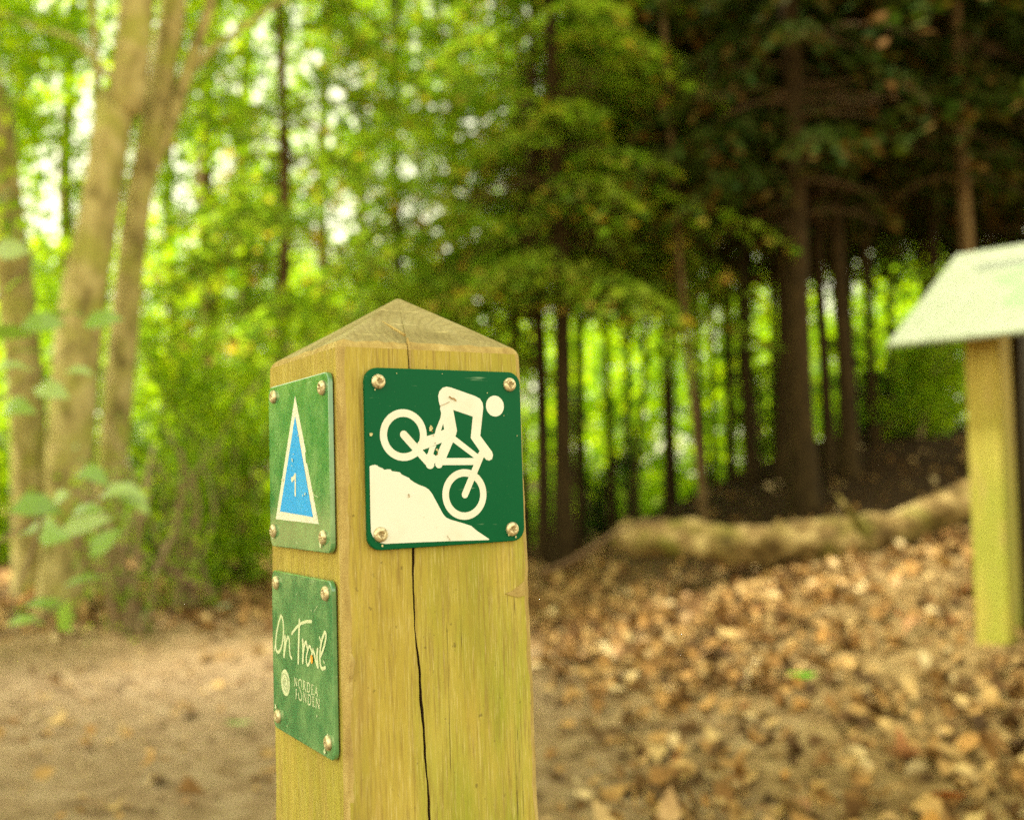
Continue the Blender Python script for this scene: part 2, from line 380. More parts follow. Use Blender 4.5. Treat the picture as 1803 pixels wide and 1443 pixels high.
def build_post():
    zs = list(np.linspace(-.99, -.36, 20)) + list(np.linspace(-.35, -.010, 110))
    q = Quads(); rings = []
    rng = np.random.default_rng(3)
    nz = len(zs)
    cph = rng.uniform(0, 6.28, 12)
    for iz, z in enumerate(zs):
        uc = np.interp(-z, NEG_Z, CRACK_U); w = np.interp(-z, NEG_Z, CRACK_W) * (.76 + .18 * math.sin(z * 83) + .12 * math.sin(z * 231))
        uc += .00016 * math.sin(z * 190) + .00010 * math.sin(z * 611)
        c = .0042 + .0005 * math.sin(z * 70 + 1) + .0004 * math.sin(z * 163 + 2) + .0002 * rng.normal()
        c = max(c, .0025)
        dv = lambda u: .00025 * math.sin(u * 160 + z * 9) + .00015 * math.sin(u * 420 - z * 31)
        pts = []
        # front face u: c -> W-c
        for t in np.linspace(0, 1, 9): pts.append((c + (uc - w / 2 - c) * t, dv(c + (uc - c) * t) if 0 < t < 1 else 0))
        pts.append((uc - w * .30, .006)); pts.append((uc + w * .1, .015)); pts.append((uc + w * .32, .006))
        for t in np.linspace(0, 1, 11): pts.append((uc + w / 2 + (W - c - uc - w / 2) * t, dv(uc + (W - c - uc) * t) if 0 < t < 1 else 0))
        for a in (.33, .67): pts.append((W - c + c * math.sin(a * PI / 2), c - c * math.cos(a * PI / 2)))
        for t in np.linspace(0, 1, 4): pts.append((W, c + (W - 2 * c) * t))
        for a in (.5,): pts.append((W - c + c * math.cos(a * PI / 2), W - c + c * math.sin(a * PI / 2)))
        for t in np.linspace(0, 1, 4): pts.append((W - c - (W - 2 * c) * t, W))
        pts.append((c - c * math.sin(.25 * PI), W - c + c * math.cos(.25 * PI)))
        for t in np.linspace(0, 1, 9): 
            vv = W - c - (W - 2 * c) * t
            pts.append((.00025 * math.sin(vv * 150 + z * 12) if 0 < t < 1 else 0, vv))
        for a in (.33, .67): pts.append((c - c * math.cos(a * PI / 2), c - c * math.sin(a * PI / 2)))
        tp = -.0006 + .0135 * min(-z, .45)      # the timber widens a little downwards
        rings.append([L(u + tp * max(u, 0) / W, v, z) for u, v in pts])
    n = len(rings[0])
    vs = [p for r in rings for p in r]
    fs = [(i * n + j, i * n + (j + 1) % n, (i + 1) * n + (j + 1) % n, (i + 1) * n + j) for i in range(nz - 1) for j in range(n)]
    q.add(vs, fs); q.add(rings[0], [tuple(range(n - 1, -1, -1))])
    me = q.mesh('timber')
    o = link('timber', me, [M['timber'], M['split'], M['edge']], post)
    idx = np.zeros(len(me.polygons), np.int32)
    for i in range(nz - 1):
        for j in range(n):
            k = i * n + j
            if 8 <= j <= 11: idx[k] = 1
            elif j in (22, 23, 24) or j >= n - 3: idx[k] = 2 if (zs[i] > -.30 + .05 * math.sin(j)) else 0
    me.polygons.foreach_set('material_index', idx)
    return rings[-1]
top_ring = build_post()

def build_cap(ring):
    q = Quads(); n = len(ring); ring = np.array(ring)
    # the notch is filled here so the cap is a closed roof
    r0 = ring.copy()
    for j in (9, 10, 11):
        r0[j] = r0[8] + (r0[12] - r0[8]) * (j - 8) / 4 + np.array([0, .0010, 0])
    apex = np.array(L(.0650, .0585, .0312))
    rng = np.random.default_rng(5)
    cen = np.array([0.0, 0.0, 0])
    lev = [(0.0, .0008, 0)]
    rings = [ring + np.array([0, 0, .0])]
    r1 = r0.copy(); inw = (cen - r0); inw[:, 2] = 0
    d = np.linalg.norm(inw, axis=1)[:, None]
    r1 = r0 + inw / d * .0012; r1[:, 2] = ring[:, 2] + .0020 + rng.normal(0, .00035, n)
    r2 = r0 + inw / d * .0032; r2[:, 2] = ring[:, 2] + .0042 + rng.normal(0, .00045, n)
    rings += [r1, r2]
    for t in (.12, .28, .46, .64, .80, .92, .975):
        r = r2 + (apex - r2) * t
        r[:, 2] += .0006 * np.sin(r[:, 0] * 150 + r[:, 1] * 90) * (1 - t)
        rings.append(r)
    vs = [p for r in rings for p in r] + [apex + np.array([0, 0, -.0004])]
    m = len(rings)
    fs = [(i * n + j, i * n + (j + 1) % n, (i + 1) * n + (j + 1) % n, (i + 1) * n + j) for i in range(m - 1) for j in range(n)]
    fs += [((m - 1) * n + j, (m - 1) * n + (j + 1) % n, m * n) for j in range(n)]
    q.add(vs, fs)
    me = q.mesh('pyramid_top')
    link('pyramid_top', me, [M['cap'], M['edge']], post)
    idx = np.zeros(len(me.polygons), np.int32); idx[:2 * n] = 1
    me.polygons.foreach_set('material_index', idx)
build_cap(top_ring)
# pale tear fibres beside the crack on the cap
def fibre():
    q = Quads()
    pts = [(.0425, .0035, -.0012), (.0395, .014, .0046), (.037, .022, .0093)]
    q.tube([L(*p) for p in pts], [.0009, .0008, .0002], 6)
    q.tube([L(.0438, -.0002, -.021), L(.0437, -.0003, -.010), L(.0434, .002, -.003)], [.0005, .0008, .0006], 6)
    link('torn_fibre', q.mesh('torn_fibre'), M['edge'], post)
fibre()
def patches():
    q = Quads()     # pale splinter on the near edge
    q.tube([L(.0045, .0012, -.176), L(.0042, .0004, -.182), L(.0036, .0006, -.189), L(.0030, .0012, -.194)], [.0006, .0022, .0019, .0005], 7, rough=.2)
    link('splinter', q.mesh('splinter'), M['edge'], post)
    q = Quads()     # bare scar by the right edge
    out = [(.1165, -.1475), (.1168, -.1560), (.1120, -.1568), (.1065, -.1552), (.1030, -.1538), (.1072, -.1530), (.1105, -.1512), (.1135, -.1496)]
    q.add([L(u, -.0006, z) for u, z in out] , [tuple(range(len(out) - 1, -1, -1))])
    q.add([L(u, -.0006, z) for u, z in out] + [L(u, .0006, z) for u, z in out], [(i, (i + 1) % len(out), len(out) + (i + 1) % len(out), len(out) + i) for i in range(len(out))])
    link('bare_scar', q.mesh('bare_scar'), M['edge'], post)
patches()

def rrect(w, h, r, k=6):
    pts = []
    for cx, cy, a0 in ((w / 2 - r, h / 2 - r, 0), (-w / 2 + r, h / 2 - r, 90), (-w / 2 + r, -h / 2 + r, 180), (w / 2 - r, -h / 2 + r, 270)):
        for i in range(k + 1):
            a = math.radians(a0 + 90 * i / k); pts.append((cx + r * math.cos(a), cy + r * math.sin(a)))
    return pts

def screw_mesh():
    n = 60; q = Quads(); rings = []
    def ring(r, h, star=0.0):
        return [((r * (1 + star * math.cos(6 * 2 * PI * j / n))) * math.cos(2 * PI * j / n), (r * (1 + star * math.cos(6 * 2 * PI * j / n))) * math.sin(2 * PI * j / n), h) for j in range(n)]
    prof = [(4.15, -.2, 0), (4.25, .5, 0), (4.1, 1.1, 0), (3.7, 1.75, 0), (3.1, 2.15, 0), (2.5, 2.35, 0), (1.80, 2.42, .16), (1.60, 2.25, .20), (1.45, 1.55, .20), (.6, 1.45, 0)]
    vs = []
    for r, h, s in prof: vs += [tuple(c * .001 for c in p) for p in ring(r, h, s)]
    m = len(prof)
    fs = [(i * n + j, i * n + (j + 1) % n, (i + 1) * n + (j + 1) % n, (i + 1) * n + j) for i in range(m - 1) for j in range(n)]
    fs.append(tuple((m - 1) * n + j for j in range(n)))
    q.add(vs, fs)
    me = q.mesh('screw'); me.materials.append(M['metal']); me.materials.append(M['recess'])
    me.polygons.foreach_set('use_smooth', [True] * len(me.polygons))
    idx = np.zeros(len(me.polygons), np.int32); idx[(m - 2) * n:] = 1
    me.polygons.foreach_set('material_index', idx)
    return me
SCREW = screw_mesh()

TH = .0026     # plate thickness
class Face:
    """frame of one post face: x to the right and y up as seen from outside"""
    def __init__(s, side): s.side = side
    def org(s, a, z):   # millimetres on the face -> post-local
        return Vector(L(a / 1000, 0, z / 1000)) if s.side == 'front' else Vector(L(0, a / 1000, z / 1000))
    def axes(s):
        if s.side == 'front': return Vector((1, 0, 0)), Vector((0, 0, 1)), Vector((0, -1, 0))
        return Vector((0, -1, 0)), Vector((0, 0, 1)), Vector((-1, 0, 0))

def make_plate(side, a0, a1, z0, z1, r, label, mat):
    fc = Face(side); X, Y, Nn = fc.axes()
    o3 = fc.org((a0 + a1) / 2, (z0 + z1) / 2)
    w, h = abs(a1 - a0) / 1000, abs(z1 - z0) / 1000
    bm = bmesh.new()
    out = rrect(w, h, r)
    f = bm.faces.new([bm.verts.new((x, y, .0011)) for x, y in out])
    ex = bmesh.ops.extrude_face_region(bm, geom=[f])
    tv = [v for v in ex['geom'] if isinstance(v, bmesh.types.BMVert)]
    bmesh.ops.translate(bm, verts=tv, vec=(0, 0, TH))
    te = [e for e in bm.edges if all(v.co.z > .002 for v in e.verts)]
    bmesh.ops.bevel(bm, geom=te, offset=.0006, segments=2, affect='EDGES', profile=.5)
    bmesh.ops.recalc_face_normals(bm, faces=bm.faces)
    o = link('sign_plate', from_bm('sign_plate', bm), mat, post)
    o['label'] = label
    m = Matrix(((X.x, Y.x, Nn.x, o3.x), (X.y, Y.y, Nn.y, o3.y), (X.z, Y.z, Nn.z, o3.z), (0, 0, 0, 1)))
    o.matrix_local = m
    ca, cz = (a0 + a1) / 2, (z0 + z1) / 2
    sg = 1 if side == 'front' else -1
    def loc(p): return (sg * (p[0] - ca) / 1000, (p[1] - cz) / 1000)
    return o, loc

class Ink:
    """flat printed shapes; each piece lies a hair above the last so no two faces share a plane"""
    def __init__(s, loc, z0=None): s.loc = loc; s.q = Quads(); s.z = (TH + .0011 + .00005) if z0 is None else z0
    def up(s): s.z += .000006
    def poly(s, pts):
        pts = [s.loc(p) for p in pts]
        ar = sum(pts[i][0] * pts[(i + 1) % len(pts)][1] - pts[(i + 1) % len(pts)][0] * pts[i][1] for i in range(len(pts)))
        if ar < 0: pts = pts[::-1]
        s.q.add([(x, y, s.z) for x, y in pts], [tuple(range(len(pts)))]); s.up()
    def disc(s, c, r, n=40, ry=None):
        s.poly([(c[0] + r * math.cos(2 * PI * i / n), c[1] + (ry or r) * math.sin(2 * PI * i / n)) for i in range(n)])
    def ringshape(s, c, ro, ri, n=72):
        a = [s.loc((c[0] + ro * math.cos(2 * PI * i / n), c[1] + ro * math.sin(2 * PI * i / n))) for i in range(n)]
        b = [s.loc((c[0] + ri * math.cos(2 * PI * i / n), c[1] + ri * math.sin(2 * PI * i / n))) for i in range(n)]
        flip = s.loc((1, 0))[0] < s.loc((0, 0))[0]
        fs = [(i, (i + 1) % n, n + (i + 1) % n, n + i) for i in range(n)]
        if flip is False: pass
        s.q.add([(x, y, s.z) for x, y in a + b], fs); s.up()
    def stroke(s, pts, hw, caps=True, smooth=True):
        P = np.array(pts, float)
        if smooth and len(P) > 2: P = spline(P, len(P) * 5)
        d = np.gradient(P, axis=0); d /= np.linalg.norm(d, axis=1)[:, None] + 1e-9
        nrm = np.stack([-d[:, 1], d[:, 0]], 1)
        k = len(P); a = P + nrm * hw; b = P - nrm * hw
        vs = [(*s.loc(p), s.z) for p in np.concatenate([a, b])]
        s.q.add(vs, [(i, i + 1, k + i + 1, k + i) for i in range(k - 1)]); s.up()
        if caps:
            s.disc(P[0], hw * .98, 14); s.disc(P[-1], hw * .98, 14)
    def done(s, name, mat, parent):
        return link(name, s.q.mesh(name), mat, parent)

def put_screws(plate, loc, pts):
    for i, p in enumerate(pts):
        x, y = loc(p)
        o = bpy.data.objects.new('screw', SCREW); COL.objects.link(o); o.parent = plate
        o.location = (x, y, TH + .0011); o.rotation_euler = (random.uniform(-.05, .05), random.uniform(-.05, .05), random.uniform(0, 6))

def flecks(plate, loc, name, mat, spots, lines=()):
    z = TH + .0011 + .0009
    for cx, cy, r in spots:
        n = 11; k = Ink(loc, z)
        k.poly([(cx + r * rng.uniform(.4, 1.1) * math.cos(2 * PI * i / n), cy + r * rng.uniform(.5, 1.2) * math.sin(2 * PI * i / n)) for i in range(n)])
        k.done(name, mat, plate); z += .000008
    for pts, hw in lines:
        k = Ink(loc, z); k.stroke(pts, hw, False); k.done(name, mat, plate); z += .000008

# --- front plate: cyclist riding downhill
pl, loc = make_plate('front', 13.9, 115.9, -21.5, -122.9, .0078, 'square green plate with white downhill cyclist', M['plate'])
k = Ink(loc)
k.ringshape(REARC, 14.6, 10.25); k.ringshape(FRC, 14.7, 10.4); k.disc(HEAD, 6.25)
k.stroke(P_STAY, 2.35); k.poly(P_SEATSTAY); k.poly(P_CRANK); k.poly(P_TORSO); k.poly(P_LEG); k.poly(P_SEATPOST)
k.poly(P_TOPTUBE); k.poly(P_DOWNTUBE); k.stroke(P_FORK, 2.15)
k.disc((53.1, -76.0), 2.75); k.disc((58.8, -76.1), 2.35)
k.done('cyclist_pictogram', M['white'], pl)
k = Ink(loc); k.z += .0002; k.poly(P_HILL); k.done('hill_shape', M['white'], pl)
rng = np.random.default_rng(9)
flecks(pl, loc, 'chipped_enamel', M['chip'], [(53.6, -55.6, 1.6), (16.4, -58.9, 1.2), (57.5, -67.9, 1.0), (33, -24.5, .35), (62, -24, .3), (19.6, -34, .5), (104, -119, .9), (22, -120.4, .8), (112, -60, .4), (92, -34.5, .4), (109, -120.5, .7), (103, -48, .3)])
flecks(pl, loc, 'rust_mark', M['rust'], [(54.6, -57.3, .6), (55.2, -59.6, .5), (56.3, -64.0, .4), (57.6, -70.2, .8), (48, -106, .25), (56, -112, .25)],
       [([(60.2, -42.6), (63.2, -41.6), (66.4, -40.1)], .16), ([(66.2, -37.0), (67.8, -38.1), (69.3, -38.3), (70.8, -39.7)], .42), ([(38.7, -92.4), (39.0, -94.4)], .3), ([(62.4, -117), (64.6, -120)], .12)])
put_screws(pl, loc, SCREW_F)

# --- left face, upper plate: blue arrow triangle with a numeral
pl, loc = make_plate('left', 108.8, 6.1, -23.2, -123.6, .0055, 'upper green plate with white-edged blue triangle and numeral 1', M['plate_side'])
k = Ink(loc)
to = TRI_OUT
k.poly([to[0], to[1], to[2], (41.0, -73.2), (42.9, -73.0), (43.9, -67.2), (42.6, -66.5)])
k.done('white_triangle', M['white'], pl)
k = Ink(loc); k.z += .00015; k.poly(TRI_IN); k.done('blue_triangle', M['blue'], pl)
k = Ink(loc); k.z += .0003
k.stroke([(60.4, -78.6), (61.0, -92.3)], 1.15, False); k.stroke([(60.6, -79.8), (65.2, -82.6)], 1.15, False); k.disc((66.2, -82.2), 1.7, 12)
k.done('numeral', M['white'], pl)
flecks(pl, loc, 'pale_scuff', M['faded'], [(64, -70.5, 1.4), (62, -67, .7), (82.5, -82.2, 1.2), (54, -56.5, .6), (47, -91.8, .8), (43, -91.0, 1.1), (67, -31.0, .5), (30, -90, .6), (90, -60, .5), (102, -118, 1.4), (20, -118.5, 2.6), (64.5, -74, .6)], [([(33, -88.5), (28, -91.5), (22, -92.5)], .15)])
put_screws(pl, loc, SCREW_1)

# --- left face, lower plate: handwriting, emblem and two lines of capitals
pl, loc = make_plate('left', 107.6, 6.8, -138.6, -235.6, .0055, 'lower dusty green plate, tinted for sheen, with white handwriting and lettering', M['plate_side'])
k = Ink(loc)
for hw, pts in HAND: k.stroke(pts, hw * .82)
k.done('handwriting', M['faded'], pl)
k = Ink(loc)
k.disc(EMBLEM[0], EMBLEM[1], 40)
k.done('emblem', M['faded'], pl)
k = Ink(loc); k.z += .0002
ex, ey = EMBLEM[0]
for r0, ph in ((5.9, .2), (4.2, 1.9), (2.6, 3.6), (1.3, 5.0)):
    k.stroke([(ex + r0 * (1 + .12 * math.sin(3 * a)) * math.cos(a + ph), ey + r0 * (1 + .15 * math.cos(2 * a)) * math.sin(a + ph)) for a in np.linspace(0, 4.6, 9)], .22, False)
k.done('emblem_lines', M['emblem_line'], pl)
k = Ink(loc)
for hw, pts in PRINT: k.stroke(pts, hw, False)
for x, y in SERIF: k.stroke([(x - .85, y), (x + .85, y)], .16, False)
k.done('lettering', M['faded'], pl)
k = Ink(loc); k.z += .0006; k.disc((37.5, -184.6), 1.9, 16, 2.5); k.done('orange_fleck', M['orange'], pl)
flecks(pl, loc, 'pale_scuff', M['faded'], [(30, -215, .8), (101, -222, 1.8), (14, -222, .7), (60, -150, .5), (36, -157, .5), (80, -230, .6), (19, -232, 1.6)], [([(32, -157.5), (26, -153.5)], .12)])
put_screws(pl, loc, SCREW_2)

# ------------------------------------------------------------------ ground
def build_ground():
    xs = np.concatenate([np.linspace(-400, -14, 12), np.linspace(-12, 12, 161), np.linspace(14, 400, 12)])
    ys = np.concatenate([np.linspace(-400, -3, 10), np.linspace(-2, 20, 150), np.linspace(22, 400, 12)])
    X, Y = np.meshgrid(xs, ys)
    Z = ground(X, Y)
    v = np.stack([X.ravel(), Y.ravel(), Z.ravel()], 1)
    nx = len(xs); ny = len(ys)
    i, j = np.meshgrid(np.arange(ny - 1), np.arange(nx - 1), indexing='ij')
    a = (i * nx + j).ravel()
    f = np.stack([a, a + 1, a + nx + 1, a + nx], 1)
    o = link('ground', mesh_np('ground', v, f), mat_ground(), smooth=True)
    props(o, 'brown forest floor and bare trail', 'ground', kind='structure')
build_ground()

# ------------------------------------------------------------------ leaf templates
LEAF_V = np.array([(0, 0, 0), (0, .33, .02), (0, .68, .02), (0, 1, -.05), (-.27, .30, .07), (-.24, .66, .06), (.27, .30, .07), (.24, .66, .06)])
LEAF_T = np.array([(0, 1, 4), (4, 1, 2), (4, 2, 5), (5, 2, 3), (0, 6, 1), (6, 2, 1), (6, 7, 2), (7, 3, 2)])
DIA_V = np.array([(0, 0, 0), (.30, .45, .06), (0, 1, 0), (-.30, .45, .06)])
DIA_F = np.array([(0, 1, 2, 3)])

def rotmats(rng, n, tilt, yaw=None):
    yaw = rng.uniform(0, 2 * PI, n) if yaw is None else yaw
    px = rng.normal(0, tilt, n); py = rng.normal(0, tilt, n)
    cz, sz = np.cos(yaw), np.sin(yaw); cx, sx = np.cos(px), np.sin(px); cy, sy = np.cos(py), np.sin(py)
    o = np.zeros(n); e = np.ones(n)
    Rz = np.stack([cz, -sz, o, sz, cz, o, o, o, e], 1).reshape(n, 3, 3)
    Rx = np.stack([e, o, o, o, cx, -sx, o, sx, cx], 1).reshape(n, 3, 3)
    Ry = np.stack([cy, o, sy, o, e, o, -sy, o, cy], 1).reshape(n, 3, 3)
    return Rz @ Rx @ Ry

def scatter(tv, tf, pos, R, size, curl=None):
    n = len(pos); k = len(tv)
    V = np.broadcast_to(tv, (n, k, 3)).copy()
    if curl is not None:
        V[:, :, 2] += curl[:, None] * (V[:, :, 1] - .5) ** 2 * 2.0 - curl[:, None] * .25
    V = np.einsum('nij,nkj->nki', R, V) * size[:, None, None] + pos[:, None, :]
    Fc = (tf[None] + (np.arange(n) * k)[:, None, None]).reshape(-1, tf.shape[1])
    return V.reshape(-1, 3), Fc

# ------------------------------------------------------------------ leaf litter
def litter():
    rng = np.random.default_rng(21)
    n = 80000
    d = np.sqrt(rng.uniform(1.7 ** 2, 10.5 ** 2, n)); x = rng.uniform(-.60, .66, n) * d
    p = np.zeros(n)
    nz = np.sin(x * 2.1 + 1.3) * np.sin(d * 1.7 + .4) + .6 * np.sin(x * 4.7 - d * 2.2) 
    right = sm((x + .05) / .5)
    p = .015 + right * (.60 + .26 * nz)
    streak = np.exp(-((d - 3.0 - .18 * x) / .45) ** 2) * right
    p = p - streak * .28
    left = (x < .2) * sm((d - 4.75) / .7)
    p = np.maximum(p, left * .6)
    bank = sm((d - 5.6) / .8) * sm((x - .2) / .8)
    p = p * (1 - .94 * bank)
    keep = rng.uniform(0, 1, n) < np.clip(p, .022, 1) * np.clip(1.25 - d / 22, .4, 1)
    lx = [.75, 1.1, 1.5, 1.95, 2.4, 2.8, 3.3]; ly = [5.6, 5.45, 5.35, 5.3, 5.25, 5.25, 5.25]
    keep &= ~((x > .8) & (np.abs(d - .10 - np.interp(x, lx, ly)) < .20) & (rng.uniform(0, 1, n) < .8))
    # thinner far away on the shaded bank
    x, d = x[keep], d[keep]; n = len(x)
    z = ground(x, d) + rng.uniform(.002, .030, n) * (.35 + .65 * (x > .1))
    R = rotmats(rng, n, .45)
    size = .032 + .070 * rng.uniform(0, 1, n) ** 1.3
    v, f = scatter(LEAF_V, LEAF_T, np.stack([x, d, z], 1), R, size, rng.normal(.25, .8, n))
    m = NT('dry_leaves')
    rnd = m.n('ShaderNodeNewGeometry').outputs['Random Per Island']
    col = m.ramp(rnd, [(0, (.035, .018, .007)), (.18, (.09, .045, .014)), (.34, (.20, .098, .028)), (.50, (.31, .17, .052)), (.66, (.39, .24, .085)), (.80, (.46, .32, .135)), (.89, (.38, .18, .04)), (.96, (.56, .44, .23)), (1, (.28, .08, .02))])
    n1 = m.noise(m.coords(), 45, 3)
    col = m.mix(m.ramp(n1, [(.35, .35), (.55, 0.0)]), col, (.13, .07, .025))
    o = link('leaf_litter', mesh_np('leaf_litter', v, f), m.done(m.bsdf(col, .85, spec=.2)))
    props(o, 'dry tan and brown fallen leaves covering the ground', 'leaf litter', kind='stuff')
    # crumbs and twigs on the bare trail
    n = 5200
    d = np.sqrt(rng.uniform(1.7 ** 2, 7 ** 2, n)); x = rng.uniform(-.6, .6, n) * d
    v, f = scatter(DIA_V, DIA_F, np.stack([x, d, ground(x, d) + .006], 1), rotmats(rng, n, .3), rng.uniform(.008, .035, n))
    o = link('trail_crumbs', mesh_np('trail_crumbs', v, f), o.data.materials[0])
    props(o, 'small bits of bark and leaf scattered on the trail', 'forest debris', kind='stuff')
litter()

def fallen_leaf(name_label, px, py, d, size, yaw, col, tilt=.15):
    p = at(px, py, d); x, y = p[0], p[1]
    # slide along the sight line to the ground
    for _ in range(30):
        dz = p[2] - float(ground(p[0], p[1])) - .03
        ray = (p - EYE) / d; p = p - ray * dz / ray[2] if ray[2] < -1e-3 else p; d = (p - EYE) @ FWD
    rng = np.random.default_rng(int(px))
    v, f = scatter(LEAF_V * np.array([1.15, 1, 1]), LEAF_T, np.zeros((1, 3)), rotmats(rng, 1, tilt, np.array([yaw])), np.array([size]), np.array([.3]))
    mt = leaf_mat('fallen_leaf_colour', [col, tuple(c * 1.15 for c in col)], tw=.15, spec=.03, rough=.9)
    o = link('fallen_leaf', mesh_np('fallen_leaf', v, f), mt); o.location = p
    props(o, name_label, 'leaf')
fallen_leaf('pale green fallen leaf lying on the bare trail left of the post', 392, 1274, 2.6, .095, -1.2, (.20, .32, .10))
fallen_leaf('bright green fallen leaf among brown leaves in front of the log', 1440, 1190, 2.9, .105, 1.4, (.10, .30, .015))
fallen_leaf('grey-green fallen leaf on the litter near the left end of the log', 1062, 1002, 5.0, .12, .9, (.17, .22, .12))
fallen_leaf('grey-green fallen leaf on the litter below the left shrub', 376, 1072, 4.4, .12, -.5, (.16, .21, .11))
fallen_leaf('reddish brown fallen leaf at the bottom right corner', 1705, 1402, 2.2, .10, .7, (.34, .10, .03), .35)

# ------------------------------------------------------------------ bark and foliage materials
BARK_L = mat_bark('smooth_tan_bark', (.10, .078, .026), (.33, .27, .105), (.48, .41, .19), (.27, .27, .05), vs=.5, scale=14, bump=.8)
BARK_C = mat_bark('dark_conifer_bark', (.012, .007, .002), (.032, .019, .006), (.060, .037, .012))
BARK_B = mat_bark('brown_conifer_bark', (.045, .026, .010), (.115, .070, .028), (.19, .125, .055))
BARK_LOG = mat_bark('mossy_log_bark', (.026, .014, .005), (.17, .11, .038), (.44, .33, .14), (.12, .115, .014), vs=1, scale=8, bump=.9, dist=.03)
TWIG = mat_plain('dead_twig_brown', (.085, .050, .024), rough=.9)
STEM = mat_plain('shrub_stem_brown', (.20, .14, .075), rough=.9)

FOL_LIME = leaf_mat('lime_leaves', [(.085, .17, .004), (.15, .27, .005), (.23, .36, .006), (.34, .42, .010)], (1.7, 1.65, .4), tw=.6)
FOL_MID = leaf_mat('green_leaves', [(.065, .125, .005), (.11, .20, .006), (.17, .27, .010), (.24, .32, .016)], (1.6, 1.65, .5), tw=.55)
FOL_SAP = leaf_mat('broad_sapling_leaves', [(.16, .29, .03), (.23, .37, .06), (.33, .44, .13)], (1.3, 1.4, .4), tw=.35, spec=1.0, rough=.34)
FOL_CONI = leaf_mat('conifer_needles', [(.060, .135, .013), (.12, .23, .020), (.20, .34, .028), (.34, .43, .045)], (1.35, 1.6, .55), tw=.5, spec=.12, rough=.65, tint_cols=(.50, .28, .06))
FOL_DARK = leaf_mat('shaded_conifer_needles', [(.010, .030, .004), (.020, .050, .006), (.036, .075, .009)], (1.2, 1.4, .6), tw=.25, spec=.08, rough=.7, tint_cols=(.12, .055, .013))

# ------------------------------------------------------------------ fallen log
def build_log():
    px = [(1080, 962, 5.8), (1130, 962, 5.7), (1200, 962, 5.6), (1300, 975, 5.5), (1400, 970, 5.45), (1500, 962, 5.4), (1600, 938, 5.4), (1700, 900, 5.4), (1820, 858, 5.4), (1950, 830, 5.4)]
    P = spline([at(*q) for q in px], 46)
    s = np.linspace(0, 1, 46)
    rad = .088 + .030 * np.sin(s * 5 + .4) * .4 + .03 * s
    rad *= np.clip(.35 + s * 9, 0, 1)
    rng = np.random.default_rng(4)
    base = P[0].copy(); base[2] = ground(base[0], base[1])
    t = thing('fallen_log', 'long mossy fallen log curving up the leaf bank behind the info board', 'log', base)
    P[:, 2] += .05
    q = Quads(); q.tube(P - base + rng.normal(0, .008, P.shape), rad, 20, rough=.16, rng=rng)
    link('log_trunk', q.mesh('log_trunk'), BARK_LOG, t, True)
    for i in (26,):
        q = Quads(); a = P[i] - base
        q.tube([a, a + np.array([-.10, -.16, .10]), a + np.array([-.2, -.22, .22])], [.03, .02, .008], 7, rng=rng)
        link('branch_stub', q.mesh('branch_stub'), BARK_LOG, t, True)
build_log()

def fallen_stick(label, pts, r):
    P = spline([at(*q) for q in pts], 16); b = P[0].copy()
    q = Quads(); q.tube(P - b, np.linspace(r, r * .4, 16), 7, rough=.1)
    o = link('fallen_branch', q.mesh('fallen_branch'), TWIG, smooth=True); o.location = b
    props(o, label, 'branch')
fallen_stick('dark dead branch lying below the shrub left of the post', [(205, 955, 5.2), (260, 985, 5.1), (320, 1018, 5.0), (380, 1042, 4.9)], .022)
fallen_stick('thin dark twig lying on the litter left of the fallen log', [(950, 1010, 5.4), (1010, 985, 5.3), (1090, 935, 5.3), (1150, 915, 5.3)], .018)

